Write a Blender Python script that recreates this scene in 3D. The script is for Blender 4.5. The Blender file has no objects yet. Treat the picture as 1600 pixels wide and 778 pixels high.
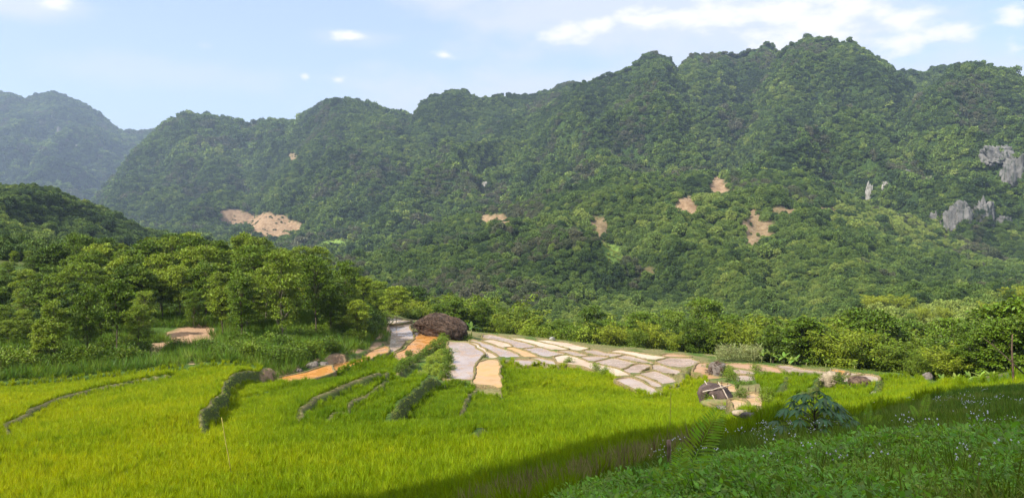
import bpy, math, random
import numpy as np
random.seed(7)
rng = np.random.default_rng(7)
R = math.radians
C = bpy.context.scene.collection
sc = bpy.context.scene

# ------------------------------------------------------------------ camera
PITCH = math.atan(59/1200)
cam_d = bpy.data.cameras.new('camera'); cam = bpy.data.objects.new('camera', cam_d); C.objects.link(cam)
cam.location = (0, 0, 0); cam.rotation_euler = (R(90)-PITCH, 0, 0)
cam_d.sensor_width = 36; cam_d.lens = 27; cam_d.clip_start = 0.1; cam_d.clip_end = 20000
sc.camera = cam

# ------------------------------------------------------------------ light
SUN_EL = R(43)
SUNH = np.array([-0.80, -0.60])                       # horizontal direction towards the sun
SUND = np.array([SUNH[0]*math.cos(SUN_EL), SUNH[1]*math.cos(SUN_EL), math.sin(SUN_EL)])
sun_l = bpy.data.lights.new('sun', 'SUN'); sun = bpy.data.objects.new('sun', sun_l); C.objects.link(sun)
sun_l.energy = 3.2; sun_l.angle = R(0.55); sun_l.color = (1.0, 0.94, 0.84)
sun.rotation_euler = (math.pi/2-SUN_EL, 0, math.atan2(-SUNH[0], SUNH[1])+math.pi)
from mathutils import Vector
sun.rotation_euler = Vector(SUND).to_track_quat('Z', 'Y').to_euler()

w = bpy.data.worlds.new('World'); sc.world = w; w.use_nodes = True
nt = w.node_tree; nt.nodes.clear(); N = nt.nodes; L = nt.links
out = N.new('ShaderNodeOutputWorld'); bg = N.new('ShaderNodeBackground'); L.new(bg.outputs[0], out.inputs[0])
bg.inputs['Strength'].default_value = 0.15
sky = N.new('ShaderNodeTexSky'); sky.sky_type = 'NISHITA'; sky.sun_disc = False
sky.sun_elevation = SUN_EL; sky.sun_rotation = math.atan2(SUND[0], SUND[1])
sky.altitude = 300; sky.air_density = 1.0; sky.dust_density = 1.6; sky.ozone_density = 1.4
tc = N.new('ShaderNodeTexCoord')
def M_(op, a, b=None, c=None):
    n = N.new('ShaderNodeMath'); n.operation = op
    for i, v in enumerate((a, b, c)):
        if v is None: continue
        if isinstance(v, (int, float)): n.inputs[i].default_value = v
        else: L.new(v, n.inputs[i])
    return n.outputs[0]
sep = N.new('ShaderNodeSeparateXYZ'); L.new(tc.outputs['Generated'], sep.inputs[0])
az = M_('ARCTAN2', sep.outputs[0], sep.outputs[1])
el = M_('ARCSINE', sep.outputs[2])
# clouds live on the sky sphere: azimuth / elevation (radians) of soft blobs broken up by noise
nz = N.new('ShaderNodeTexNoise'); nz.inputs['Scale'].default_value = 9; nz.inputs['Detail'].default_value = 9; nz.inputs['Roughness'].default_value = 0.58
cmb = N.new('ShaderNodeCombineXYZ'); L.new(az, cmb.inputs[0]); L.new(M_('MULTIPLY', el, 2.2), cmb.inputs[1]); L.new(cmb.outputs[0], nz.inputs['Vector'])
nz2 = N.new('ShaderNodeTexNoise'); nz2.inputs['Scale'].default_value = 24; nz2.inputs['Detail'].default_value = 8; nz2.inputs['Roughness'].default_value = 0.6
L.new(cmb.outputs[0], nz2.inputs['Vector'])
def azel(px, py):
    x = (px-800)/1200; y = (389-py)/1200
    d = (x, math.cos(PITCH)+y*math.sin(PITCH), y*math.cos(PITCH)-math.sin(PITCH))
    return math.atan2(d[0], d[1]), math.atan2(d[2], math.hypot(d[0], d[1]))
def blob(px, py, rx, ry, soft=1.0):
    a0, e0 = azel(px, py)
    dx = M_('DIVIDE', M_('SUBTRACT', az, a0), rx/1200)
    dy = M_('DIVIDE', M_('SUBTRACT', el, e0), ry/1200)
    r = M_('SQRT', M_('ADD', M_('MULTIPLY', dx, dx), M_('MULTIPLY', dy, dy)))
    return M_('SUBTRACT', 1.0, r)
def ramp(v, a, b):
    m = N.new('ShaderNodeMapRange'); m.interpolation_type = 'SMOOTHSTEP'; m.inputs['From Min'].default_value = a; m.inputs['From Max'].default_value = b
    L.new(v, m.inputs['Value']); return m.outputs[0]
def layer_of(blobs, k, nzz, lo, hi):
    acc = None
    for b_ in blobs:
        v = blob(*b_)
        acc = v if acc is None else M_('MAXIMUM', acc, v)
    return ramp(M_('ADD', acc, M_('MULTIPLY', M_('SUBTRACT', nzz, 0.5), k)), lo, hi)
veil = layer_of([(960, 0, 400, 130), (1200, 40, 330, 170), (720, -25, 170, 65), (1500, 150, 420, 90), (900, 150, 500, 60), (20, 5, 120, 30)], 1.6, nz.outputs[0], 0.0, 0.75)
cum = layer_of([(1270, 35, 105, 62), (1200, 70, 60, 26), (888, 52, 52, 20), (930, 40, 45, 18), (1418, 32, 48, 30), (1485, 52, 42, 18), (1395, 72, 55, 22), (1590, 18, 30, 18),
                (693, 86, 22, 9), (545, 56, 34, 10), (528, 125, 14, 8), (478, 121, 10, 6), (90, 5, 26, 10), (1585, 75, 14, 14), (1020, 30, 70, 25), (1100, 25, 80, 30), (1230, 20, 120, 40), (1350, 15, 60, 25)], 3.0, nz2.outputs[0], -0.05, 1.05)
wisp = layer_of([(610, 160, 260, 45), (800, 105, 60, 18), (560, 60, 130, 20), (320, 72, 20, 8), (740, 135, 40, 14), (300, 120, 330, 40)], 1.8, nz.outputs[0], 0.1, 1.0)
mixv = N.new('ShaderNodeMix'); mixv.data_type = 'RGBA'
L.new(M_('MULTIPLY', M_('MAXIMUM', veil, M_('MULTIPLY', wisp, 0.5)), 0.62), mixv.inputs[0]); mixb = N.new('ShaderNodeMix'); mixb.data_type = 'RGBA'; mixb.inputs[0].default_value = 0.7; L.new(sky.outputs[0], mixb.inputs[6]); mixb.inputs[7].default_value = (1.12, 1.28, 1.80, 1)
L.new(mixb.outputs[2], mixv.inputs[6]); mixv.inputs[7].default_value = (2.3, 2.3, 2.36, 1)
mixc = N.new('ShaderNodeMix'); mixc.data_type = 'RGBA'
L.new(M_('MULTIPLY', cum, 0.95), mixc.inputs[0]); L.new(mixv.outputs[2], mixc.inputs[6]); mixc.inputs[7].default_value = (2.95, 2.85, 2.8, 1)
high = M_('MULTIPLY', ramp(el, 0.55, 0.9), ramp(nz.outputs[0], 0.38, 0.6))   # broken bright cloud, unseen overhead, added as fill for the shaded slope
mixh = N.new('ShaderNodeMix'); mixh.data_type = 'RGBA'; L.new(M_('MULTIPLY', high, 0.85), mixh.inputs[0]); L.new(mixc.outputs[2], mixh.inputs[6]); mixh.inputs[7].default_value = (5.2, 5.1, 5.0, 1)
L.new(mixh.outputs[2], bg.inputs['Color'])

vs = sc.view_settings; vs.view_transform = 'Standard'; vs.look = 'None'; vs.exposure = 1.5; vs.gamma = 1
sc.render.engine = 'CYCLES'
cy = sc.cycles
cy.max_bounces = 5; cy.diffuse_bounces = 2; cy.glossy_bounces = 2; cy.transmission_bounces = 3; cy.transparent_max_bounces = 4; cy.volume_bounces = 0
cy.caustics_reflective = False; cy.caustics_refractive = False
cy.use_denoising = True; cy.denoiser = 'OPENIMAGEDENOISE'; cy.denoising_prefilter = 'ACCURATE'; cy.denoising_input_passes = 'RGB_ALBEDO_NORMAL'

# ------------------------------------------------------------------ helpers: numbers
_tab = np.random.default_rng(3).random((8, 256, 256))
def vnoise(x, y, s=0):
    x = np.asarray(x, float); y = np.asarray(y, float)
    ix = np.floor(x).astype(int); iy = np.floor(y).astype(int); fx = x-ix; fy = y-iy
    fx = fx*fx*(3-2*fx); fy = fy*fy*(3-2*fy); t = _tab[s % 8]
    a = t[ix & 255, iy & 255]; b = t[(ix+1) & 255, iy & 255]; c = t[ix & 255, (iy+1) & 255]; d = t[(ix+1) & 255, (iy+1) & 255]
    return (a*(1-fx)+b*fx)*(1-fy)+(c*(1-fx)+d*fx)*fy
def fbm(x, y, o=4, s=0):
    v = 0; a = 0.5; tot = 0
    for i in range(o):
        v = v+a*vnoise(x*2**i+17.3*i, y*2**i+5.1*i, s+i); tot += a; a *= 0.5
    return v/tot
def sstep(a, b, x):
    t = np.clip((np.asarray(x, float)-a)/(b-a), 0, 1); return t*t*(3-2*t)
ca, sa = math.cos(PITCH), math.sin(PITCH)
def slope(py):
    y = (389-np.asarray(py, float))/1200
    return (y*ca-sa)/(ca+y*sa)
def P3(px, py, d):                                    # the point at distance d (along Y) seen at that pixel of the photograph
    y = (389-py)/1200; k = d/(ca+y*sa)
    return np.array([(px-800)/1200*k, d, (y*ca-sa)*k])
def plane_pt(px, py, z):
    y = (389-py)/1200; k = z/(y*ca-sa)
    return np.array([(px-800)/1200*k, k*(ca+y*sa), z])
def pix(X, Y, Z):
    f = Y*ca-Z*sa; u = Y*sa+Z*ca
    return 800+1200*X/f, 389-1200*u/f

# ------------------------------------------------------------------ terrain
CP = [(0,778,24),(300,778,22),(600,778,18),(750,778,15),(850,778,12.5),(0,690,34),(0,640,45),(200,690,33),(200,620,50),(340,650,41),
 (500,690,30),(500,640,42),(620,650,38),(620,590,60),(760,690,27),(760,640,40),(740,605,62),(900,640,38),(900,590,64),(900,690,24.5),
 (1040,650,32),(1040,618,57),(985,590,66),(870,556,82),(760,560,78),(740,525,104),(690,520,100),(650,550,86),(950,545,98),(1046,553,92),(1060,580,74),
 (0,600,59),(200,590,61),(380,578,65),(1033,612,59),(963,594,66),(1195,648,44),(450,597,67),(520,576,73),(590,552,82),(620,520,96),(600,497,110),
 (0,583,63),(120,572,67),(250,562,71),(330,548,76),(300,490,96),(430,575,70),(500,556,75),(590,530,89),(597,508,101),(450,525,86),(550,498,98),(560,480,112),(100,500,100),(-150,590,58),(-300,600,50),
 (1600,620,22),(1500,612,28),(1400,640,22),(1300,668,17),(1215,672,18),(1110,705,14),(1040,722,14),(1000,745,12.5),(900,778,11.5),(900,740,14.5),(1045,665,24),
 (1300,640,30),(1400,615,45),(1500,600,48),(1600,590,34),(1250,620,48),(1200,655,42),(1150,640,45),(1140,625,50),(1150,600,58),(1150,575,70),(1130,562,86),
 (1220,580,73),(1290,583,68),(1370,598,60),(1400,583,68),(1480,600,56),(1600,778,3.6),(1300,778,5.5),(1000,778,9),(1600,700,7),(1450,700,8.5),(1300,700,11),(1600,650,13),
 (1750,600,30),(1850,640,18),(1900,720,8),(-200,700,34),(-200,778,26)]
LIP3 = [(560,482,117),(592,489,115),(645,498,113),(738,518.5,112),(800,522,109.5),(870,529.5,106),(960,541,102),(1060,550,95),(1130,557,90),(1200,566,82),(1300,574,74),(1400,583,69),(1440,591,64),(1487,601,57),(1540,595,50),(1600,578,42),(1750,562,36)]
LIP = np.array([P3(*c)[:2] for c in LIP3])
def lipd(px): return float(np.interp(px, [c[0] for c in LIP3], [c[2] for c in LIP3]))
cps = [P3(*c) for c in CP]+[P3(*c) for c in LIP3]
for c in LIP3[1:-3]:
    q_ = P3(*c); cps.append(np.array([q_[0]*1.07, q_[1]*1.07, q_[2]-0.4]))
cps += [np.array(c, float) for c in [(0,0,-1.65),(-8,5,-4.6),(-15,12,-7.6),(6,1,-1.2),(-14,-4,-4),(3,3,-1.6),(-4,3,-2.9),(12,-5,-0.5),(0,-10,0.5),(-30,5,-8),
 (-6,132,-23.5),(15,122,-25),(30,112,-25),(50,98,-24),(40,108,-25),(62,88,-24),(75,75,-20),(-22,134,-20),(-50,140,-12),(-90,130,-8),(-110,90,-8),(-80,115,-9),(-60,112,-11),
 (90,60,-15),(-120,60,-10),(0,200,-38),(-60,200,-30),(-150,200,-15),(100,200,-38),(200,200,-38),(200,100,-24),(150,60,-14),(100,30,-5)]]
cps = np.array(cps)
cc = 5.0
_d = np.sqrt(((cps[:, None, :2]-cps[None, :, :2])**2).sum(-1)+cc*cc)
_A = np.zeros((len(cps)+3, len(cps)+3)); n_ = len(cps)
_A[:n_, :n_] = _d+0*np.eye(n_); _A[:n_, n_] = 1; _A[:n_, n_+1:] = cps[:, :2]; _A[n_, :n_] = 1; _A[n_+1:, :n_] = cps[:, :2].T
_A[:n_, :n_] -= 0.25*np.eye(n_)                        # a little smoothing
_w = np.linalg.solve(_A, np.concatenate([cps[:, 2], [0, 0, 0]]))
def near_h(X, Y):
    X = np.asarray(X, float); Y = np.asarray(Y, float); sh = X.shape; x = X.ravel(); y = Y.ravel()
    z = _w[n_]+_w[n_+1]*x+_w[n_+2]*y
    for i in range(n_): z = z+_w[i]*np.sqrt((x-cps[i, 0])**2+(y-cps[i, 1])**2+cc*cc)
    return z.reshape(sh)
FLOOR = -40.0
# ridge lines: (distance, base distance, base height, shape exponent, skyline in the photograph)
RIDGES = [
 (3000, 1900, -40, 1.25, [(-500,230),(-300,150),(-150,150),(-60,158),(0,142),(20,145),(45,160),(60,154),(88,146),(125,160),(160,187),(190,209),(215,213),(250,207),(300,215),(380,260),(500,330)]),
 (1750, 1000, -40, 1.2, [(60,420),(140,330),(190,270),(215,235),(240,215),(262,203),(300,184),(318,190),(328,187),(340,192),(360,193),(380,199),(405,195),(430,188),(470,185),(500,167),(520,165),(545,165),(600,172),(640,185),(700,220),(800,300)]),
 (1480, 800, -40, 1.3, [(330,430),(380,330),(420,262),(450,238),(480,215),(505,187),(525,168),(548,160),(575,166),(600,171),(625,173),(640,186),(660,215),(700,280),(760,370)]),
 (1380, 700, -40, 1.15, [(480,420),(540,350),(590,270),(625,215),(645,188),(660,167),(682,150),(712,142),(750,150),(775,144),(800,142),(830,146),(850,142),(872,133),(890,126),(905,131),(925,150),(960,200),(1010,270)]),
 (1180, 560, -40, 1.15, [(700,400),(760,300),(810,220),(850,180),(880,155),(905,133),(940,126),(985,117),(1010,97),(1030,91),(1043,93),(1053,112),(1075,130),(1110,170),(1180,240),(1260,330)]),
 (1260, 700, -40, 1.15, [(950,300),(1000,200),(1040,130),(1056,108),(1075,90),(1100,84),(1130,89),(1145,95),(1158,90),(1172,86),(1195,85),(1212,97),(1240,130),(1290,200)]),
 (1080, 560, -40, 1.2, [(1000,420),(1060,330),(1120,240),(1170,170),(1205,115),(1232,74),(1258,61),(1290,66),(1330,73),(1362,87),(1385,108),(1410,135),(1460,190),(1540,280)]),
 (1250, 800, -40, 1.2, [(1300,200),(1370,120),(1395,109),(1420,112),(1455,114),(1500,130),(1600,200)]),
 (950, 520, -40, 1.15, [(1180,420),(1280,320),(1360,240),(1410,180),(1450,135),(1485,100),(1520,91),(1560,99),(1600,121),(1650,150),(1720,170),(1850,150),(2000,180),(2300,260)]),
 (620, 260, -42, 0.95, [(250,440),(360,425),(470,398),(560,385),(650,352),(760,322),(860,294),(940,274),(1000,266),(1100,266),(1200,272),(1260,290),(1340,322),(1430,357),(1500,386),(1570,410),(1700,440),(1900,460),(2200,470)]),
 (380, 170, -30, 1.0, [(-400,170),(-200,215),(-60,246),(0,262),(30,266),(60,278),(100,288),(140,303),(200,335),(250,360),(300,380),(340,395),(420,430),(520,480)]),
 (250, 120, -16, 1.0, [(-400,250),(-150,285),(0,318),(60,345),(120,376),(160,392),(260,430),(400,480)]),
 (245, 88, -46, 0.6, [(1090,600),(1150,530),(1200,508),(1260,492),(1320,472),(1400,450),(1480,442),(1560,442),(1700,430),(1900,420),(2200,400)]),
]
for _r in RIDGES:
    _r[4].insert(0, (_r[4][0][0]-60, 520)); _r[4].append((_r[4][-1][0]+60, 520))
def far_h(X, Y):
    X = np.asarray(X, float); Y = np.asarray(Y, float)
    H = np.full(X.shape, -1e3); ident = np.full(X.shape, -1)
    Ys = np.maximum(Y, 1.0)
    for k, (D, Yb, zb, ex, line) in enumerate(RIDGES):
        sc_ = D/1200
        wu = (fbm(X/(220*sc_)+k*9, Y/(260*sc_)+k*3, 3, k)-0.5)
        Dl = D*(1+0.10*(fbm(X/(300*sc_)+k, X*0+k*7.7, 2, k)-0.5))
        t = np.clip((Y-Yb)/(Dl-Yb), -0.5, 1)
        u = X/Ys+wu*0.16*(1-np.clip(t, 0, 1))
        lx = np.array([(p[0]-800)/1200 for p in line]); ls = slope(np.array([p[1] for p in line], float))
        zr = np.interp(u, lx, ls)*Dl-(4.5 if k < 10 else 7.0 if k < 12 else 3.5)
        zraw = zr; zr = np.maximum(zr, zb)
        tt = np.clip(t, 0, 1)
        f = (0.35*tt+0.65*tt**(ex+0.9))
        f = np.where(tt > 0.86, f-(tt-0.86)**2*2.4+(0.14**2*2.4)*sstep(0.86, 1, tt), f)
        z = zb+(zr-zb)*f
        z = np.where(t < 0, zb+(t*60), z)
        tb = (Y-Dl)/(0.4*D)
        z = np.where(tb > 0, zr-(zr-zb)*sstep(0, 1, tb), z)
        amp = (zr-zb)*np.where(tb > 0, 0.1, tt*(1-tt)*4*0.34+0.02)
        rid = 1-np.abs(2*fbm(X/(120*sc_)+k*5, Y/(150*sc_), 4, k+2)-1)*2
        z = z+amp*(rid-0.4)
        z = z-45*(1-sstep(0, 5, zraw-zb))
        ident = np.where(z > H, k, ident); H = np.maximum(H, z)
    H = H+((fbm(X/42, Y/42, 3, 5)-0.5)*13+(fbm(X/110, Y/110, 2, 1)-0.5)*16)*sstep(240, 420, Y)*sstep(2200, 1500, Y)*(H > -60)*1.25
    return H, ident
LIPE = np.vstack([LIP[0]+(LIP[0]-LIP[1])*2, LIP, LIP[-1]+(LIP[-1]-LIP[-2])*1.5])
LIPZ = None
def beyond_lip(X, Y, b):                              # past the last plots the ground falls away to the valley floor
    global LIPZ
    if LIPZ is None: LIPZ = near_h(LIPE[:, 0], LIPE[:, 1])
    out_ = b.copy(); m = (Y > 30) & (Y < 330) & (X > -60) & (X < 200)
    if not m.any(): return out_
    d, s, t = line_dist(X[m], Y[m], LIPE); n1 = len(LIPE)-1
    zl = np.interp(t*n1, np.arange(n1+1), LIPZ)
    z = np.maximum(zl-np.interp(d, [0, 1, 12, 30, 110, 400], [0, 0.2, 6.5, 11, 26, 30]), FLOOR-4)+(fbm(X[m]/14, Y[m]/14, 3, 3)-0.5)*np.clip(d/10, 0, 3)
    k = sstep(0.03, 0.10, t)
    out_[m] = np.where(s > 0, b[m]*(1-k)+np.minimum(z, b[m])*k, b[m])
    return out_
def base_h(X, Y):
    X = np.asarray(X, float); Y = np.asarray(Y, float)
    b = near_h(X, Y); b = beyond_lip(X, Y, b)+(fbm(X/3, Y/3, 3)-0.5)*0.25
    k = sstep(150, 215, Y)
    b = b*(1-k)+(FLOOR+(fbm(X/40, Y/40, 3)-0.5)*6)*k
    f, _i = far_h(X, Y)
    f = np.where(Y < 100, -1e3, f)
    return np.maximum(b, f)
def ground_pt(px, py, d0=3.0, d1=240.0, h=None):      # first hit of the viewing ray with the near terrain
    if 560 <= px <= 1750: d1 = min(d1, lipd(px)+0.3)
    ds = np.geomspace(d0, d1, 900)
    y = (389-py)/1200; k = ds/(ca+y*sa)
    X = (px-800)/1200*k; Z = (y*ca-sa)*k
    g = near_h(X, ds)
    hit = np.nonzero(Z <= g)[0]
    i = hit[0] if len(hit) else len(ds)-1
    return np.array([X[i], ds[i], g[i]])

RICE_PX = [(-330,815),(-330,640),(-150,612),(0,602),(60,597),(150,590),(250,581),(310,578),(385,575),(432,593),(452,600),(530,581),(600,556),(622,554),(632,563),(610,592),(650,576),(668,598),(700,594),(738,597),(742,602),(786,611),(782,567),(800,563),
 (814,574),(840,570),(866,573),(890,571),(915,575),(945,582),(955,592),(985,606),(1020,622),(1036,618),(1036,606),(1060,604),(1072,596),(1077,583),(1097,584),(1103,592),(1106,602),(1102,612),(1108,630),(1150,641),(1180,652),(1205,657),(1213,652),(1193,642),(1191,615),(1181,605),(1181,590),(1222,586),(1295,588),(1300,596),(1320,600),(1368,602),(1374,592),
 (1400,588),(1440,591),(1480,602),(1530,599),(1600,582),(1700,575),(1700,590),(1600,603),(1500,616),(1400,642),(1300,667),(1215,674),(1110,703),(1100,722),(1040,727),(1000,747),(900,780),(860,815)]
RICE = np.array([ground_pt(*p)[:2] for p in RICE_PX])
# ---------- flooded plots, outlined as seen, each one level sheet of water
PADDY = {
 'A': ('pink', [(700,534),(727,534),(757,553),(746,559),(740,568),(738,594),(697,593),(699,578),(709,563),(706,548)]),
 'B': ('ochre', [(762,562),(777,563),(779,586),(785,608),(777,603),(743,600),(747,577),(752,566)]),
 'C': ('cream', [(732,536),(740,535),(762,551),(779,558.6),(766,563),(761,554),(745,545)]),
 'D': ('pink', [(737,531),(751,534),(772,542),(796,549),(819,561),(786,561),(776,552),(762,545),(743,537)]),
 'E': ('cream', [(754,532),(766,531),(792,537),(796,542),(783,544),(774,538.5)]),
 'F': ('pink', [(757,523),(769,523),(792,529),(817,535),(840,542),(814,545.5),(799,541.6),(791,535.5),(769,531),(757,528)]),
 'G': ('ochre', [(788,544),(800,543),(823,551),(839,558.6),(819,559),(808,551)]),
 'H': ('pink', [(817,545.5),(842,543),(862,549),(882,553),(851,558.6),(839,553),(831,549)]),
 'I': ('cream', [(791,528),(816,529),(839,534),(862,539),(888,546),(862,548),(842,540),(819,534)]),
 'J': ('cream', [(839,531.6),(862,533),(882,535.5),(899,539),(919,544),(899,548.5),(880,542),(860,538)]),
 'L': ('pink', [(803,562),(836,563),(840,567),(814,572.5)]),
 'M': ('pink', [(826,560),(843,558.6),(882,569),(866.5,571),(839,565)]),
 'N': ('pink', [(872,548.5),(891,548.5),(917,555.5),(905,558),(888,553)]),
 'O': ('cream', [(869,558),(883,555),(899,558),(917,565.5),(945,572),(968,578),(988,589),(956,591),(951,584),(934,579),(911,572),(891,569),(875,567)]),
 'P': ('pink', [(911,547),(929,547),(946,552),(976,554),(952.5,558.6),(932,555),(919,552)]),
 'Q': ('pink', [(906,558),(932,556),(951,559),(923,565.5)]),
 'R': ('pink', [(928,566),(959,560),(996,568.6),(971,578.6)]),
 'S': ('pink', [(960,559),(977,555),(999,561),(1023,568.6),(1011,569),(991,565.5)]),
 'T': ('cream', [(954,550),(968,547),(986,550),(1014,555),(1043,559),(1020,563),(996,558.6),(980,553)]),
 'U': ('pink', [(974,579),(999,568.6),(1017,572),(999,579),(994,585.6),(986,585)]),
 'V': ('pink', [(1018.6,571),(1031,569),(1046,576),(1059,579),(1066,587),(1062,598),(1052.5,591.7),(1037,587),(1026,581)]),
 'W': ('pink', [(1001.6,584),(1022,580),(1032.5,584),(1052.5,591.7),(1059,602.5),(1037,601.7),(1018.6,593)]),
 'X': ('pink', [(991,587),(1000,587),(1018.6,596),(1035.5,604),(1026,606),(1009,596)]),
 'Y': ('pink', [(961.5,592.5),(985,590),(1006,599),(1025,610),(1035.5,616),(1032.5,621),(1022,619.4),(1003,612),(983,604)]),
 'Z': ('pink', [(1026,565),(1046,559),(1077,560),(1089.5,564),(1088,570),(1068,578.6),(1060,575.5),(1049.5,574.7)]),
 'AA': ('brown', [(1030,556),(1046,553),(1074,556),(1078,558.5),(1046,558.5)]),
 'AC': ('brown', [(1094,568),(1114,569),(1106,576),(1100,583),(1116,590),(1142,592),(1143,598.6),(1126,599),(1110,597),(1102,590),(1097,583),(1083,581.6)]),
 'AD': ('tan', [(1109,598.6),(1137,601.7),(1148,606),(1152.5,615.6),(1155,626),(1138.6,623),(1126,614),(1111,605)]),
 'AD2': ('tan', [(1140,624.5),(1156,627.5),(1168,636),(1180,642),(1206,654),(1188,655.6),(1175.6,654),(1157,642),(1149,632.5)]),
 'AE': ('tan', [(1162,615.5),(1185,615.5),(1189.5,620),(1191,642),(1179,639),(1162,628)]),
 'AF': ('pink', [(1146,576),(1180,581.6),(1179,586),(1148,584)]),
 'AG': ('pink', [(1149,586),(1179.5,588.6),(1178.7,604),(1152.5,603)]),
 'AH': ('brown', [(1129,569),(1166,569),(1203,573),(1222,579),(1220,584.7),(1194,583),(1178.7,578.5),(1141.7,573)]),
 'AI': ('pink', [(1214,571.6),(1228,571.6),(1250,577),(1289,581),(1294,587),(1260,583),(1231,582),(1222,578)]),
 'AJ': ('orange', [(1297,577),(1326,581),(1318.7,591),(1306,586)]),
 'AK': ('pink', [(1326,582),(1348,585),(1321,590)]),
 'AL': ('pink', [(1318.7,592),(1352.6,586),(1369.6,588.6),(1371,595.5),(1365,600),(1340,598),(1320,598)]),
 'AM': ('pink', [(609,508.5),(629,506),(642,505.5),(637,511.6),(645,524),(646,530),(634,531.7),(628,539),(611,552),(601,552),(608,539),(612.5,530),(612,518)]),
 'AN': ('cream', [(594,493),(622,499),(643,502),(628,505),(608,507),(603,499)]),
 'AO': ('orange', [(648,519),(671,519),(688,527),(691,536),(668,545.6),(646,558),(640,564),(628,562.5),(618.6,553),(632.5,547),(643,538),(651,530)]),
 'AP': ('orange', [(434,591),(477,582),(499,575.6),(514,571),(519,582),(500,589.5),(452.5,599),(446,594)]),
 'AP2': ('orange', [(515.5,570.5),(562,562),(582,549),(605,541),(603,552),(591,555),(554,571),(521,581.5)]),
}
def in_poly(X, Y, poly):
    X = np.asarray(X); Y = np.asarray(Y); r = np.zeros(X.shape, bool); n = len(poly)
    for i in range(n):
        x0, y0 = poly[i][0], poly[i][1]; x1, y1 = poly[(i+1) % n][0], poly[(i+1) % n][1]
        if y0 == y1: continue
        c = ((y0 > Y) != (y1 > Y)) & (X < (x1-x0)*(Y-y0)/(y1-y0)+x0)
        r ^= c
    return r
def resample(pts, step, closed):
    pts = np.asarray(pts, float); q = np.vstack([pts, pts[:1]]) if closed else pts
    s = np.concatenate([[0], np.cumsum(np.linalg.norm(np.diff(q, axis=0), axis=1))])
    n = max(4, int(s[-1]/step)); t = np.linspace(0, s[-1], n, endpoint=not closed)
    return np.stack([np.interp(t, s, q[:, k]) for k in range(q.shape[1])], 1)
def chaikin(p):
    q = []
    for i in range(len(p)):
        a = p[i]; b = p[(i+1) % len(p)]; q += [a*0.9+b*0.1, a*0.1+b*0.9]
    return np.array(q)
plots = []
for key, (kind, poly) in PADDY.items():
    zz = [ground_pt(*p)[2] for p in poly]
    z = float(0.6*np.mean(zz)+0.4*np.max(zz)) if key not in ('AP', 'AP2', 'AD', 'AD2', 'AE', 'AM', 'B') else float(np.mean(zz))-0.1*(key != 'B')
    q = np.array([plane_pt(p[0], p[1], z)[:2] for p in poly])
    area = 0.5*sum(q[i][0]*q[(i+1) % len(q)][1]-q[(i+1) % len(q)][0]*q[i][1] for i in range(len(q)))
    if area < 0: q = q[::-1]
    q = resample(chaikin(q), 0.45, True)
    _T = np.roll(q, -1, 0)-np.roll(q, 1, 0); _T = _T/(np.linalg.norm(_T, axis=1, keepdims=True)+1e-9); q = q+np.stack([_T[:, 1], -_T[:, 0]], 1)*0.16
    q = q+(np.stack([fbm(q[:, 0]/1.5, q[:, 1]/1.5, 2, 1), fbm(q[:, 0]/1.5+9, q[:, 1]/1.5, 2, 2)], 1)-0.5)*0.5
    plots.append((key, kind, z, q))

# ---------- terrace steps in the growing rice: seen line, drop in metres, kind of edge
STEPS = [
 ([(8,682),(20,662),(50,640),(90,622),(150,607),(220,594),(285,586)], 0.5, 0.17, 'path'),
 ([(322,672),(325,655),(335,640),(348,622),(353,605),(370,592),(395,586),(432,584)], 1.2, 0.28, 'deep'),
 ([(368,613),(400,607),(445,600)], 0.25, 0.1, 'none'),
 ([(465,658),(480,640),(500,625),(540,610),(580,600),(600,592),(630,578),(652,568)], 0.75, 0.24, 'path'),
 ([(520,656),(535,642),(560,625),(590,605),(608,594)], 0.6, 0.15, 'path'),
 ([(610,656),(618,640),(640,620),(660,605),(684,596)], 1.1, 0.3, 'weed'),
 ([(716,635),(728,622),(741,602)], 0.65, 0.2, 'path'),
 ([(722,632),(738,652)], 0.2, 0.12, 'none'),
 ([(785,610),(790,625),(802,642)], 0.35, 0.12, 'none'),
 ([(803,575),(815,602),(842,640)], 0.3, 0.0, 'none'),
 ([(865,592),(900,612),(925,645)], 0.25, 0.0, 'none'),
 ([(750,674),(761,664)], 0.3, 0.3, 'weed'),
 ([(1218,617),(1224,606),(1232,592)], 0.5, 0.3, 'weed'),
 ([(1254,622),(1262,612),(1272,606),(1275,598),(1290,594)], 0.9, 0.4, 'weed'),
 ([(1362,609),(1372,599),(1380,594)], 0.4, 0.3, 'weed'),
 ([(1066,600),(1068,590),(1075,583),(1090,576),(1094,569)], 0.7, 0.35, 'path'),
]
steps = []
for line, drop, wid, kind in STEPS:
    q = np.array([ground_pt(*p)[:2] for p in line]); q = resample(q, 0.5, False)
    q = q+(np.stack([fbm(q[:, 0]/2.2, q[:, 1]/2.2, 2, 1), fbm(q[:, 0]/2.2+9, q[:, 1]/2.2, 2, 2)], 1)-0.5)*0.7
    steps.append((q, drop, wid, kind))
def line_dist(X, Y, q):
    best = np.full(X.shape, 1e9); sd = np.zeros(X.shape); tt = np.zeros(X.shape); n = len(q)-1
    for i in range(n):
        ax, ay = q[i]; dx, dy = q[i+1]-q[i]; l2 = dx*dx+dy*dy+1e-9
        t = np.clip(((X-ax)*dx+(Y-ay)*dy)/l2, 0, 1); ex = X-ax-t*dx; ey = Y-ay-t*dy; d = ex*ex+ey*ey
        s = dx*ey-dy*ex; m = d < best
        best = np.where(m, d, best); sd = np.where(m, np.sign(s), sd); tt = np.where(m, (i+t)/n, tt)
    return np.sqrt(best), sd, tt
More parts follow.
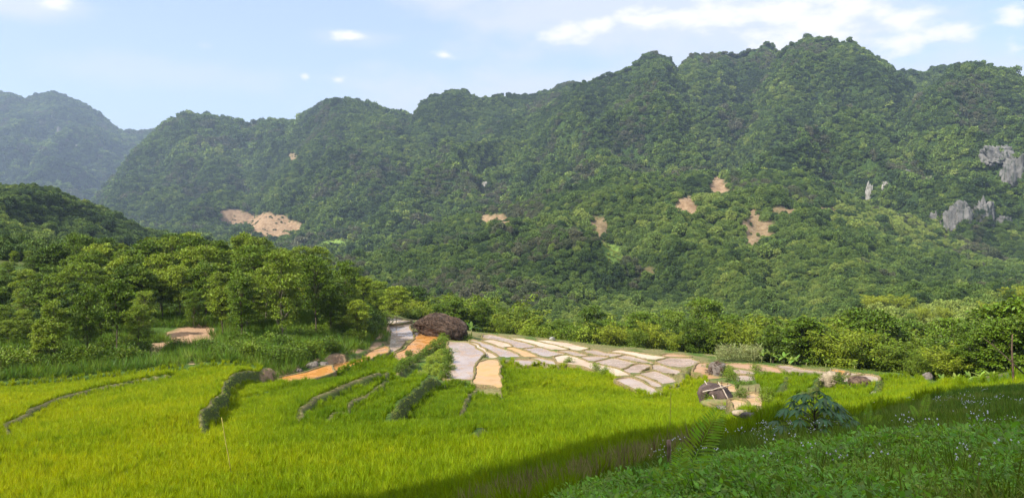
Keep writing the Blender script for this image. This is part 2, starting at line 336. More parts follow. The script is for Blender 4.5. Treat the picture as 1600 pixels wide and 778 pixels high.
def step_fields(X, Y):                                # height change, bare-path mask, weed mask, rice-free mask
    dz = np.zeros(X.shape); path = np.zeros(X.shape); weed = np.zeros(X.shape); free = np.zeros(X.shape, bool)
    for q, drop, wid, kind in steps:
        lo = q.min(0)-9; hi = q.max(0)+9
        m = (X > lo[0]) & (X < hi[0]) & (Y > lo[1]) & (Y < hi[1])
        if not m.any(): continue
        d, s, t = line_dist(X[m], Y[m], q)
        tap = sstep(0, 0.12, t)*sstep(0, 0.04, 1-t)
        sd = d*s
        v = drop*0.5*np.clip((sd+0.25)/0.3, -1, 1)*np.exp(-d/4.5)*tap
        dz[m] += v
        if kind == 'path':
            path[m] = np.maximum(path[m], ((sd > -0.12) & (sd < wid) & (tap > 0.05)))
            weed[m] = np.maximum(weed[m], ((sd < -0.1) & (sd > -0.5) & (tap > 0.05))*0.8)
        if kind in ('weed', 'deep'):
            weed[m] = np.maximum(weed[m], ((sd < 0.1) & (sd > -0.8) & (tap > 0.05)))
            if kind == 'deep': path[m] = np.maximum(path[m], ((sd > 0.0) & (sd < 0.4) & (tap > 0.05)))
        if wid > 0: free[m] |= (sd > -wid*0.9-0.05) & (sd < wid) & (tap > 0.05)
    return dz, path, weed, free
def plot_cut(X, Y, H, grow=0.0):
    ins = np.zeros(X.shape, bool)
    for key, kind, z, q in plots:
        lo = q.min(0)-1; hi = q.max(0)+1
        m = (X > lo[0]) & (X < hi[0]) & (Y > lo[1]) & (Y < hi[1])
        if not m.any(): continue
        c = q.mean(0); qq = c+(q-c)*(1+grow)
        i = in_poly(X[m], Y[m], qq)
        mm = np.zeros(X.shape, bool); mm[m] = i
        ins |= mm
        if H is not None: H = np.where(mm, np.minimum(H, z-0.3), H)
    return H, ins
def rice_sink(X, Y):                                  # the plots of growing rice lie a little below their bunds
    out_ = np.zeros(X.shape); m = (Y < 110) & (Y > 8)
    if not m.any(): return out_
    x = X[m]; y = Y[m]; ins = in_poly(x, y, RICE); v = np.zeros(x.shape)
    if ins.any():
        d, _s, _t = line_dist(x[ins], y[ins], np.vstack([RICE, RICE[:1]])); r = sstep(0.05, 0.5, d)*0.40
        for q, drop, wid, kind in steps:
            if wid <= 0: continue
            d2, s2, t2 = line_dist(x[ins], y[ins], q); sd2 = d2*s2
            r = r*(1-0.35*(1-sstep(wid*0.5, wid*0.5+0.3, np.abs(sd2-wid*0.35)))*sstep(0, 0.1, t2)*sstep(0, 0.04, 1-t2))
        v[ins] = r
    out_[m] = v; return out_
def surf_h(X, Y):
    X = np.asarray(X, float); Y = np.asarray(Y, float)
    return base_h(X, Y)+step_fields(X, Y)[0]-rice_sink(X, Y)
def hz(x, y): return float(surf_h(np.array([x]), np.array([y]))[0])

# ------------------------------------------------------------------ helpers: meshes, tags
def mesh(name, V, F, mat=None, smooth=False, attrs=None):
    V = np.asarray(V, np.float32); me = bpy.data.meshes.new(name)
    if isinstance(F, np.ndarray): k = F.shape[1]; tot = np.full(len(F), k, np.int32); idx = F.astype(np.int32).ravel()
    else: tot = np.array([len(f) for f in F], np.int32); idx = np.array([i for f in F for i in f], np.int32)
    me.vertices.add(len(V)); me.vertices.foreach_set('co', V.ravel())
    me.loops.add(len(idx)); me.loops.foreach_set('vertex_index', idx)
    me.polygons.add(len(tot)); st = np.concatenate([[0], np.cumsum(tot)[:-1]]).astype(np.int32)
    me.polygons.foreach_set('loop_start', st); me.polygons.foreach_set('loop_total', tot)
    if smooth: me.polygons.foreach_set('use_smooth', np.ones(len(tot), bool))
    me.update(calc_edges=True)
    for k_, v in (attrs or {}).items():
        v = np.asarray(v, np.float32)
        if v.ndim == 1: a = me.attributes.new(k_, 'FLOAT', 'POINT'); a.data.foreach_set('value', v)
        else: a = me.attributes.new(k_, 'FLOAT_VECTOR', 'POINT'); a.data.foreach_set('vector', v.ravel())
    if mat: me.materials.append(mat)
    return me
def ob(name, me, parent=None, loc=None, col=C):
    o = bpy.data.objects.new(name, me); col.objects.link(o)
    if parent: o.parent = parent
    if loc is not None: o.location = loc
    return o
def tag(o, label=None, cat=None, group=None, kind=None):
    if label: o['label'] = label
    if cat: o['category'] = cat
    if group: o['group'] = group
    if kind: o['kind'] = kind
    return o
def empty(name, loc=(0, 0, 0), rz=0):
    o = bpy.data.objects.new(name, None); C.objects.link(o); o.location = loc; o.rotation_euler = (0, 0, rz); o.empty_display_size = 0.3; return o
def copy_tree(root, loc, rz, scl, color=None):
    r = root.copy(); C.objects.link(r); r.location = loc; r.rotation_euler = (0, 0, rz); r.scale = scl
    if color: r.color = color
    for ch in root.children:
        c = ch.copy(); C.objects.link(c); c.parent = r
        if color: c.color = color
    return r
class MB:                                             # collects pieces of one mesh
    def __init__(s): s.V = []; s.F = []; s.n = 0
    def add(s, V, F):
        s.V.append(np.asarray(V, float)); s.F += [tuple(int(i)+s.n for i in f) for f in F]; s.n += len(V)
    def tube(s, pts, rad, k=6):
        pts = np.asarray(pts, float); rad = np.broadcast_to(rad, (len(pts),)); V = []
        for i, p in enumerate(pts):
            t = pts[min(i+1, len(pts)-1)]-pts[max(i-1, 0)]; t = t/(np.linalg.norm(t)+1e-9)
            a = np.cross(t, (0, 0, 1) if abs(t[2]) < 0.9 else (1, 0, 0)); a /= np.linalg.norm(a); b = np.cross(t, a)
            for j in range(k):
                an = 2*math.pi*j/k; V.append(p+rad[i]*(a*math.cos(an)+b*math.sin(an)))
        F = [(i*k+j, i*k+(j+1) % k, (i+1)*k+(j+1) % k, (i+1)*k+j) for i in range(len(pts)-1) for j in range(k)]
        F += [tuple(range(k))[::-1], tuple((len(pts)-1)*k+j for j in range(k))]
        s.add(V, F)
    def quads(s, V):
        V = np.asarray(V).reshape(-1, 3); n = len(V)//4
        s.add(V, [(4*i, 4*i+1, 4*i+2, 4*i+3) for i in range(n)])
    def me(s, name, mat, smooth=False): return mesh(name, np.vstack(s.V), s.F, mat, smooth)
def unit(v): return v/(np.linalg.norm(v, axis=-1, keepdims=True)+1e-9)
def leafv(P, D, Ln, Wd, r=rng, up=None):              # pointed leaf quads
    n = len(P); D = unit(D); q = r.normal(size=(n, 3)) if up is None else np.broadcast_to(up, (n, 3))+r.normal(size=(n, 3))*0.5
    S = unit(np.cross(D, q)); Ln = np.broadcast_to(Ln, (n,))[:, None]; Wd = np.broadcast_to(Wd, (n,))[:, None]
    nn = np.cross(S, D)
    return np.stack([P, P+D*Ln*0.5+S*Wd*0.5+nn*Ln*0.06, P+D*Ln-nn*Ln*0.04, P+D*Ln*0.5-S*Wd*0.5+nn*Ln*0.06], 1)
def leafmesh(name, V, mat):
    V = V.reshape(-1, 3); F = np.arange(len(V)).reshape(-1, 4)
    return mesh(name, V, F, mat)

# ------------------------------------------------------------------ helpers: materials
def newmat(name):
    m = bpy.data.materials.new(name); m.use_nodes = True; n = m.node_tree; n.nodes.clear()
    o = n.nodes.new('ShaderNodeOutputMaterial'); return m, n, o
class G:
    def __init__(s, nt): s.t = nt
    def n(s, typ, **kw):
        x = s.t.nodes.new(typ)
        for k, v in kw.items(): setattr(x, k, v)
        return x
    def l(s, a, b): s.t.links.new(a, b)
    def math(s, op, a, b=0.0):
        x = s.n('ShaderNodeMath', operation=op)
        for i, v in enumerate((a, b)):
            if isinstance(v, (int, float)): x.inputs[i].default_value = v
            else: s.l(v, x.inputs[i])
        return x.outputs[0]
    def noise(s, scale, detail=4, rough=0.6, pos=None):
        x = s.n('ShaderNodeTexNoise'); x.inputs['Scale'].default_value = scale; x.inputs['Detail'].default_value = detail; x.inputs['Roughness'].default_value = rough
        if pos is None: pos = s.n('ShaderNodeNewGeometry').outputs['Position']
        s.l(pos, x.inputs['Vector']); return x.outputs[0]
    def rng(s, v, a, b, c=0.0, d=1.0):
        x = s.n('ShaderNodeMapRange', interpolation_type='SMOOTHSTEP')
        for k, q in zip(('From Min', 'From Max', 'To Min', 'To Max'), (a, b, c, d)): x.inputs[k].default_value = q
        s.l(v, x.inputs['Value']); return x.outputs[0]
    def mix(s, f, a, b, blend='MIX'):
        x = s.n('ShaderNodeMix', data_type='RGBA', blend_type=blend)
        for i, v in ((0, f), (6, a), (7, b)):
            if isinstance(v, (int, float)): x.inputs[i].default_value = v
            elif isinstance(v, tuple): x.inputs[i].default_value = (*v, 1)
            else: s.l(v, x.inputs[i])
        return x.outputs[2]
    def hsv(s, c, h=0.5, sa_=1.0, v=1.0):
        x = s.n('ShaderNodeHueSaturation')
        for k, q in (('Hue', h), ('Saturation', sa_), ('Value', v)):
            if isinstance(q, (int, float)): x.inputs[k].default_value = q
            else: s.l(q, x.inputs[k])
        s.l(c, x.inputs['Color']) if not isinstance(c, tuple) else setattr(x.inputs['Color'], 'default_value', (*c, 1))
        return x.outputs[0]
    def attr(s, name, typ='GEOMETRY'):
        x = s.n('ShaderNodeAttribute', attribute_name=name, attribute_type=typ); return x.outputs['Fac']
def leaf_mat(name, stops, trans=0.35, spec=0.25, rough=0.5, tint='random', isl=0.35, tscale=None, hue=0.02):
    m, t, o = newmat(name); g = G(t)
    if tint == 'attr': v = g.attr('tint', 'INSTANCER')
    elif tint == 'random': v = g.n('ShaderNodeObjectInfo').outputs['Random']
    elif tint == 'color': v = g.n('ShaderNodeSeparateColor'); g.l(g.n('ShaderNodeObjectInfo').outputs['Color'], v.inputs[0]); v = v.outputs[0]
    r = g.n('ShaderNodeValToRGB'); cr = r.color_ramp
    while len(cr.elements) < len(stops): cr.elements.new(0.5)
    for e, (p, c) in zip(cr.elements, stops): e.position = p; e.color = (*c, 1)
    g.l(v, r.inputs[0])
    ri = g.n('ShaderNodeNewGeometry').outputs['Random Per Island']
    c = g.hsv(r.outputs[0], h=g.rng(ri, 0, 1, 0.5-hue, 0.5+hue), v=g.rng(ri, 0, 1, 1-isl, 1+isl))
    d = g.n('ShaderNodeBsdfPrincipled'); g.l(c, d.inputs['Base Color']); d.inputs['Roughness'].default_value = rough; d.inputs['Specular IOR Level'].default_value = spec
    tr = g.n('ShaderNodeBsdfTranslucent'); g.l(g.hsv(c, h=0.485, sa_=1.05, v=1.25), tr.inputs['Color'])
    mx = g.n('ShaderNodeMixShader'); mx.inputs[0].default_value = trans; g.l(d.outputs[0], mx.inputs[1]); g.l(tr.outputs[0], mx.inputs[2]); g.l(mx.outputs[0], o.inputs[0])
    return m
def simple(name, c1, c2, scale=3, rough=0.9, bump=0.0, spec=0.3, detail=5, lo=0.35, hi=0.65):
    m, t, o = newmat(name); g = G(t)
    co = g.n('ShaderNodeTexCoord').outputs['Object']
    n = g.noise(scale, detail, pos=co); c = g.mix(g.rng(n, lo, hi), c1, c2)
    d = g.n('ShaderNodeBsdfPrincipled'); g.l(c, d.inputs['Base Color']); d.inputs['Roughness'].default_value = rough; d.inputs['Specular IOR Level'].default_value = spec
    if bump:
        b = g.n('ShaderNodeBump'); b.inputs['Strength'].default_value = bump; g.l(g.noise(scale*4, 6, pos=co), b.inputs['Height']); g.l(b.outputs[0], d.inputs['Normal'])
    g.l(d.outputs[0], o.inputs[0]); return m

# ------------------------------------------------------------------ helpers: scattering stuff
def scatter(name, pts, rot, scl, tint, variants, idx=None):
    n = len(pts)
    me = bpy.data.meshes.new(name); me.vertices.add(n); me.vertices.foreach_set('co', np.asarray(pts, np.float32).ravel())
    for k_, v, ty in (('rot', rot, 'FLOAT_VECTOR'), ('scl', scl, 'FLOAT_VECTOR'), ('tint', tint, 'FLOAT')):
        a = me.attributes.new(k_, ty, 'POINT'); a.data.foreach_set('value' if ty == 'FLOAT' else 'vector', np.asarray(v, np.float32).ravel())
    a = me.attributes.new('pick', 'INT', 'POINT'); a.data.foreach_set('value', (rng.integers(0, len(variants), n) if idx is None else idx).astype(np.int32))
    col = bpy.data.collections.new(name+'_source')
    for i, vme in enumerate(variants):
        col.objects.link(bpy.data.objects.new('%s_%02d' % (name, i), vme))
    o = ob(name, me)
    t = bpy.data.node_groups.new(name, 'GeometryNodeTree')
    t.interface.new_socket('Geometry', in_out='INPUT', socket_type='NodeSocketGeometry'); t.interface.new_socket('Geometry', in_out='OUTPUT', socket_type='NodeSocketGeometry')
    gi = t.nodes.new('NodeGroupInput'); go = t.nodes.new('NodeGroupOutput'); ip = t.nodes.new('GeometryNodeInstanceOnPoints'); ci = t.nodes.new('GeometryNodeCollectionInfo')
    ci.inputs['Collection'].default_value = col; ci.inputs['Separate Children'].default_value = True; ci.inputs['Reset Children'].default_value = True
    def na(nm, ty):
        x = t.nodes.new('GeometryNodeInputNamedAttribute'); x.data_type = ty; x.inputs[0].default_value = nm; return x.outputs[0]
    e2r = t.nodes.new('FunctionNodeEulerToRotation')
    t.links.new(gi.outputs[0], ip.inputs['Points']); t.links.new(ci.outputs[0], ip.inputs['Instance']); ip.inputs['Pick Instance'].default_value = True
    t.links.new(na('pick', 'INT'), ip.inputs['Instance Index']); t.links.new(na('rot', 'FLOAT_VECTOR'), e2r.inputs[0]); t.links.new(e2r.outputs[0], ip.inputs['Rotation'])
    t.links.new(na('scl', 'FLOAT_VECTOR'), ip.inputs['Scale']); t.links.new(ip.outputs[0], go.inputs[0])
    md = o.modifiers.new('scatter', 'NODES'); md.node_group = t
    return o
def rots(n, tilt=0.12): return np.stack([rng.normal(0, tilt, n), rng.normal(0, tilt, n), rng.random(n)*6.283], 1)
def scl3(n, a, b, zv=0.15):
    s = rng.uniform(a, b, n); return np.stack([s, s, s*(1+rng.normal(0, zv, n))], 1)
def polygrid(us, Ys, hfun):
    U, YY = np.meshgrid(us, Ys); X = U*YY
    nr, nc = X.shape; i = np.arange(nr*nc).reshape(nr, nc)
    F = np.stack([i[:-1, :-1], i[:-1, 1:], i[1:, 1:], i[1:, :-1]], -1).reshape(-1, 4)
    return X, YY, F

# ================================================================== LARGE STRUCTURE
def bare_spot(px, py, X, Y, Z, rx, ry):
    a, b = pix(X, Y, Z); return np.clip(1.3-np.sqrt(((a-px)/rx)**2+((b-py)/ry)**2), 0, 1)
SPOTS = [(372,340,34,11,1),(428,353,46,19,1),(1121,292,20,16,1),(1075,326,20,17,1),(1182,358,26,30,.8),(1225,330,22,8,.7),(1290,330,18,6,.7),(938,356,18,18,.7),(770,343,24,9,.9),(458,247,8,6,.7),
         (960,398,26,20,-1),(520,380,50,7,-1),(590,455,25,8,-1),(1010,425,14,12,.4)]
def spot_fields(X, Y, Z):
    e = np.zeros(X.shape); lt = np.zeros(X.shape)
    a, b = pix(X, Y, Z); wob = (fbm(a/14, b/10, 3)-0.5)*1.3
    for px, py, rx, ry, k in SPOTS:
        v = 1.0-np.sqrt(((a-px)/rx)**2+((b-py)/ry)**2)+wob
        v = np.where(np.sqrt(((a-px)/rx)**2+((b-py)/ry)**2) < 2, v, -1)
        if k > 0: e = np.maximum(e, sstep(0, 0.15, v)*k)
        else: lt = np.maximum(lt, sstep(0, 0.2, v))
    return e, lt

CUT_PX = [(405,588),(470,576),(500,568),(560,557),(598,538),(608,515),(612,503),(600,500),(594,520),(578,543),(500,560),(425,580)]
def ground_mat():
    m, t, o = newmat('soil_and_grass'); g = G(t)
    n1 = g.noise(0.35, 5); n2 = g.noise(4.0, 6, 0.7); n3 = g.noise(22, 4, 0.7)
    soil = g.mix(g.rng(n2, 0.3, 0.7), (0.10, 0.065, 0.035), (0.21, 0.14, 0.075))
    grass = g.mix(g.rng(n2, 0.35, 0.65), (0.035, 0.075, 0.012), (0.085, 0.14, 0.022))
    c = g.mix(g.rng(n1, 0.60, 0.72), grass, soil)
    tan = g.mix(g.rng(n3, 0.3, 0.7), (0.27, 0.22, 0.11), (0.16, 0.17, 0.05))
    tan = g.mix(g.rng(n2, 0.35, 0.6), tan, (0.14, 0.12, 0.05)); c = g.mix(g.attr('path'), c, tan)
    c = g.mix(g.attr('weed'), c, g.mix(g.rng(n3, 0.3, 0.7), (0.045, 0.08, 0.014), (0.10, 0.10, 0.03)))
    c = g.mix(g.attr('earth'), c, g.mix(g.rng(n2, 0.3, 0.7), (0.30, 0.17, 0.10), (0.42, 0.29, 0.18)))
    d = g.n('ShaderNodeBsdfPrincipled'); g.l(c, d.inputs['Base Color']); d.inputs['Roughness'].default_value = 0.95; d.inputs['Specular IOR Level'].default_value = 0.15
    b = g.n('ShaderNodeBump'); b.inputs['Strength'].default_value = 0.7; b.inputs['Distance'].default_value = 0.15; g.l(g.math('ADD', n2, g.math('MULTIPLY', n3, 0.4)), b.inputs['Height']); g.l(b.outputs[0], d.inputs['Normal'])
    g.l(d.outputs[0], o.inputs[0]); return m
M_ground = ground_mat()
us = np.linspace(-1.15, 1.15, 620)
Ys = np.concatenate([np.linspace(-14, 3.2, 24), np.geomspace(3.5, 150, 560), np.linspace(151, 236, 40)])
U, YY = np.meshgrid(us, Ys); Wd = np.maximum(YY, 9.0)+np.where(YY < 9, (9-YY)*0.6, 0); X = U*Wd
nr, nc = X.shape; ii = np.arange(nr*nc).reshape(nr, nc)
F = np.stack([ii[:-1, :-1], ii[:-1, 1:], ii[1:, 1:], ii[1:, :-1]], -1).reshape(-1, 4)
H = base_h(X, YY)
dz, fpath, fweed, ffree = step_fields(X, YY); H = H+dz-rice_sink(X, YY)
H, ins = plot_cut(X, YY, H, 0.05)
# the strip around the flooded plots is trampled dry mud
WETR = np.array([ground_pt(*p)[:2] for p in [(596,490),(645,498),(735,518),(800,522),(870,530),(960,541),(1060,549),(1130,556),(1190,566),(1300,574),(1330,580),(1290,590),(1222,586),(1182,590),(1195,645),(1212,656),(1170,656),(1110,600),(1090,584),(1060,603),(1036,622),(960,600),(860,575),(785,612),(735,600),(690,560),(620,570),(598,555),(606,520)]])
wet = in_poly(X, YY, WETR).astype(float)*sstep(0.3, 0.55, fbm(X/2.5, YY/2.5, 3, 4))
ea = in_poly(X, YY, np.array([ground_pt(*p)[:2] for p in [(215,560),(240,535),(262,520),(300,505),(330,508),(345,535),(350,552),(335,566),(300,572)]])).astype(float)*sstep(0.30, 0.5, fbm(X/3, YY/3, 3, 5))
cut = in_poly(X, YY, np.array([ground_pt(*p)[:2] for p in CUT_PX])).astype(float); ea = np.maximum(ea, cut*sstep(0.25, 0.45, fbm(X/2, YY/2, 3, 6))*0.9)
rh = bare_spot(1478, 462, X, YY, H, 55, 22)*(YY > 110)
ea = np.maximum(ea, sstep(0.1, 0.5, rh+(fbm(X/6, YY/6, 3)-0.5))*(rh > 0))
me = mesh('ground', np.stack([X, YY, H], -1).reshape(-1, 3), F, M_ground, True, dict(path=np.maximum(fpath, wet*(YY < 124)).ravel(), weed=np.maximum(fweed, sstep(118, 126, YY)).ravel(), earth=ea.ravel()))
tag(ob('ground', me), 'terraced soil of the valley with grassy banks', kind='structure')
# ---------- mountains
def hill_mat():
    m, t, o = newmat('forest_floor'); g = G(t)
    n1 = g.noise(0.03, 6); n2 = g.noise(0.25, 6, 0.7)
    n4 = g.noise(0.9, 5, 0.7); c = g.mix(g.rng(n4, 0.42, 0.6), (0.012, 0.026, 0.007), (0.060, 0.100, 0.020)); c = g.mix(g.rng(n1, 0.4, 0.65, 0.0, 0.5), c, (0.02, 0.035, 0.012))
    e = g.mix(g.rng(n2, 0.35, 0.65), (0.19, 0.12, 0.065), (0.30, 0.21, 0.125))
    c = g.mix(g.attr('light'), c, g.mix(g.rng(n2, 0.3, 0.7), (0.10, 0.17, 0.03), (0.17, 0.24, 0.05)))
    c = g.mix(g.attr('earth'), c, e)
    d = g.n('ShaderNodeBsdfPrincipled'); g.l(c, d.inputs['Base Color']); d.inputs['Roughness'].default_value = 1; d.inputs['Specular IOR Level'].default_value = 0.1
    b = g.n('ShaderNodeBump'); b.inputs['Strength'].default_value = 0.8; b.inputs['Distance'].default_value = 2; g.l(n2, b.inputs['Height']); g.l(b.outputs[0], d.inputs['Normal'])
    g.l(d.outputs[0], o.inputs[0]); return m
us2 = np.linspace(-1.25, 1.25, 520); Ys2 = np.concatenate([np.linspace(232, 700, 130), np.linspace(705, 1500, 150), np.linspace(1512, 4400, 110)])
X2, Y2, F2 = polygrid(us2, Ys2, None); H2 = base_h(X2, Y2)
e2, l2 = spot_fields(X2, Y2, H2)
tag(ob('mountains', mesh('mountains', np.stack([X2, Y2, H2], -1).reshape(-1, 3), F2, hill_mat(), True, dict(earth=e2.ravel(), light=l2.ravel()))), 'steep forested karst mountains across the valley', kind='structure')
# far plain to the horizon
tag(ob('plain', mesh('plain', [(-15000, -6000, -46), (15000, -6000, -46), (15000, 15000, -46), (-15000, 15000, -46)], [(0, 1, 2, 3)], M_ground, False, dict(path=[0]*4, weed=[1]*4, earth=[0]*4))), 'flat land beyond the valley', kind='structure')
# ---------- wooded hill behind and to the left of the viewpoint (it shades the near slope)
TANE = math.tan(SUN_EL)
EDGE = [(-10,20,-8,44),(1,24.0,-7.5,56),(10,28.5,-12,66),(20,32,-13,76),(32,37,-12,88)]
crest = np.array([[x+SUNH[0]*t, y+SUNH[1]*t, z+TANE*t] for x, y, z, t in EDGE])
TREE_TOP = 4.5
crest[:, 2] -= TREE_TOP; crest = np.vstack([crest, [[-25, -30, 58], [0, -46, 52], [45, -52, 48]]])
def back_h(X, Y):
    d, s, t = line_dist(X, Y, crest[:, :2]); zc = np.interp(t*(len(crest)-1), np.arange(len(crest)), crest[:, 2])
    return np.maximum(zc-d*2.4, zc*0.2-d*0.45)-6*sstep(0, 60, d)
gx, gy = np.meshgrid(np.linspace(-190, 90, 90), np.linspace(-160, 40, 70))
gh = back_h(gx, gy)+(fbm(gx/9, gy/9, 4)-0.5)*3
# keep the hill out from under the viewpoint and out of the view
r_ = np.hypot(gx, gy); gh = np.where((gy > -2) & (gx > -gy*1.1-22), -20, gh); gh = np.where(r_ < 12, -20, gh); gh = np.maximum(gh, -20)
i3 = np.arange(gx.size).reshape(gx.shape); F3 = np.stack([i3[:-1, :-1], i3[:-1, 1:], i3[1:, 1:], i3[1:, :-1]], -1).reshape(-1, 4)
tag(ob('hill', mesh('hill', np.stack([gx, gy, gh], -1).reshape(-1, 3), F3, M_ground, True, dict(path=gx.ravel()*0, weed=gx.ravel()*0+1, earth=gx.ravel()*0))), 'steep wooded hillside behind the viewpoint', kind='structure')

# ---------- water and bunds
def water_mat(name, c1, c2, rough, wetness):
    m, t, o = newmat(name); g = G(t)
    n1 = g.noise(0.22, 4); n2 = g.noise(0.9, 3, 0.55); n3 = g.noise(5, 2, 0.5)
    c = g.mix(g.rng(n1, 0.42, 0.6), c1, c2); c = g.mix(g.math('MULTIPLY', g.rng(n2, 0.5, 0.7), 0.12 if wetness > 0.25 else 0.3), c, (c2[0]*0.6, c2[1]*0.5, c2[2]*0.4))
    d = g.n('ShaderNodeBsdfPrincipled'); g.l(c, d.inputs['Base Color'])
    g.l(g.rng(g.math('ADD', n2, g.math('MULTIPLY', n1, 0.5)), 0.55+wetness*0.3, 0.85+wetness*0.3, rough, 0.8), d.inputs['Roughness'])
    d.inputs['IOR'].default_value = 1.33; d.inputs['Specular IOR Level'].default_value = 0.5
    b = g.n('ShaderNodeBump'); b.inputs['Strength'].default_value = 0.04 if wetness > 0.25 else 0.4; b.inputs['Distance'].default_value = 0.03; g.l(g.math('ADD', n2, g.math('MULTIPLY', n3, 0.5)), b.inputs['Height']); g.l(b.outputs[0], d.inputs['Normal'])
    g.l(d.outputs[0], o.inputs[0]); return m
MW = {'pink': water_mat('silty_water', (0.36, 0.275, 0.215), (0.31, 0.225, 0.17), 0.07, 0.5),
      'cream': water_mat('pale_mud', (0.47, 0.375, 0.27), (0.38, 0.295, 0.21), 0.3, 0.1),
      'ochre': water_mat('ochre_mud', (0.44, 0.27, 0.11), (0.38, 0.25, 0.13), 0.35, 0.1),
      'tan': water_mat('tan_mud', (0.42, 0.29, 0.15), (0.36, 0.23, 0.11), 0.25, 0.2),
      'brown': water_mat('brown_mud', (0.34, 0.21, 0.12), (0.32, 0.19, 0.09), 0.4, 0.1),
      'orange': water_mat('orange_mud_water', (0.42, 0.19, 0.045), (0.36, 0.20, 0.08), 0.2, 0.4)}
M_bund = None
def bund_mat():
    m, t, o = newmat('bund_earth'); g = G(t)
    n2 = g.noise(1.1, 5, 0.7); n3 = g.noise(9, 5, 0.7)
    c = g.mix(g.rng(n3, 0.35, 0.65), (0.11, 0.08, 0.04), (0.25, 0.19, 0.09))
    c = g.mix(g.rng(n2, 0.48, 0.62), c, (0.12, 0.13, 0.035))
    d = g.n('ShaderNodeBsdfPrincipled'); g.l(c, d.inputs['Base Color']); d.inputs['Roughness'].default_value = 0.95; d.inputs['Specular IOR Level'].default_value = 0.15
    b = g.n('ShaderNodeBump'); b.inputs['Strength'].default_value = 0.8; b.inputs['Distance'].default_value = 0.08; g.l(n3, b.inputs['Height']); g.l(b.outputs[0], d.inputs['Normal'])
    g.l(d.outputs[0], o.inputs[0]); return m
M_bund = bund_mat()
bund_pts = []
for key, kind, z, q in plots:
    n = len(q)
    nm = {'pink': 'paddy_water', 'orange': 'paddy_water'}.get(kind, 'paddy_mud')
    wo = ob(nm, mesh('paddy_water', np.column_stack([q, np.full(n, z)]), [tuple(range(n))], MW[kind]))
    tag(wo, kind='structure')
    T = unit(np.roll(q, -1, 0)-np.roll(q, 1, 0)); Nn = np.stack([T[:, 1], -T[:, 0]], 1)
    wj = (0.38+0.35*fbm(q[:, 0], q[:, 1], 2, 3))[:, None]; hj = 0.6+0.9*fbm(q[:, 0]/1.2+5, q[:, 1]/1.2, 2, 5)
    prof = [(-0.12, -0.05), (-0.02, 0.06), (0.08, 0.11), (0.24, 0.10), (0.34, -0.05), (0.42, -0.9)]
    V = np.vstack([np.column_stack([q+Nn*o_*wj, z+h_*(hj if h_ > 0 else np.ones(n))]) for o_, h_ in prof])
    FF = [(a*n+i, a*n+(i+1) % n, (a+1)*n+(i+1) % n, (a+1)*n+i) for a in range(len(prof)-1) for i in range(n)]
    ob('bund', mesh('bund', V, FF, M_bund, True), wo)
    bund_pts.append(np.column_stack([q+Nn*0.22, np.full(n, z+0.05)]))
bund_pts = np.vstack(bund_pts)

# ================================================================== PLANT SHAPES
def rice_tuft(k, far=False):
    r = np.random.default_rng(100+k); n = 34; nb = n
    a = r.random(nb)*6.283; b = np.stack([np.cos(a), np.sin(a), np.zeros(nb)], 1)
    p0 = b*r.random((nb, 1))*0.07; h = r.uniform(0.32, 0.52, (nb, 1)); lean = r.uniform(0.02, 0.24, (nb, 1))
    zz = np.array([[0, 0, 1.0]])
    p1 = p0+zz*h*0.55+b*lean*0.25*h/0.5; p2 = p0+zz*h*(1-lean*0.35)+b*lean*h/0.55
    s = np.stack([-np.sin(a), np.cos(a), np.zeros(nb)], 1); s = unit(s+r.normal(size=(nb, 3))*0.6)*r.uniform(0.007, 0.011, (nb, 1))
    q1 = np.stack([p0-s*0.6, p0+s*0.6, p1+s, p1-s], 1); q2 = np.stack([p1-s, p1+s, p2+s*0.15, p2-s*0.15], 1)
    V = np.concatenate([q1, q2], 1).reshape(-1, 3)        # each blade one island
    F = []
    for i in range(nb): o_ = i*8; F += [(o_, o_+1, o_+2, o_+3), (o_+3, o_+2, o_+6, o_+7)]
    return V, F
M_rice = leaf_mat('rice_leaf', [(0.0, (0.09, 0.17, 0.006)), (0.5, (0.21, 0.29, 0.006)), (1.0, (0.38, 0.40, 0.008))], 0.4, 0.12, 0.55, 'attr', 0.3, hue=0.012)
rice_var = [mesh('rice_tuft', *rice_tuft(k), M_rice) for k in range(6)]
def weed_plant(k, n=26, L0=0.07, spread=0.14, hgt=0.22, wr=0.45, mat=None):
    r = np.random.default_rng(200+k); P = []; D = []
    a = r.random(n)*6.283; rr = r.random(n)**0.6*spread; z = r.uniform(0.25, 1, n)*hgt*(1-0.5*rr/spread)
    P = np.stack([np.cos(a)*rr, np.sin(a)*rr, z], 1); D = np.stack([np.cos(a), np.sin(a), r.uniform(-0.2, 0.7, n)], 1)+r.normal(size=(n, 3))*0.35
    Ln = r.uniform(0.6, 1.3, n)*L0
    return leafmesh('weed_leaves', leafv(P, D, Ln, Ln*wr, r, (0, 0, 1)), mat)
M_weed = leaf_mat('weed_leaf', [(0.0, (0.13, 0.27, 0.03)), (0.55, (0.26, 0.42, 0.035)), (1.0, (0.42, 0.48, 0.07))], 0.35, 0.3, 0.45, 'attr', 0.4)
M_grass = leaf_mat('grass_blade', [(0.0, (0.07, 0.14, 0.015)), (0.5, (0.15, 0.23, 0.02)), (1.0, (0.33, 0.33, 0.08))], 0.35, 0.25, 0.5, 'attr', 0.35)
weed_var = [weed_plant(k, 64, 0.044 if k % 2 else 0.034, 0.15, 0.20, 0.5 if k % 2 else 0.3, M_weed) for k in range(6)]
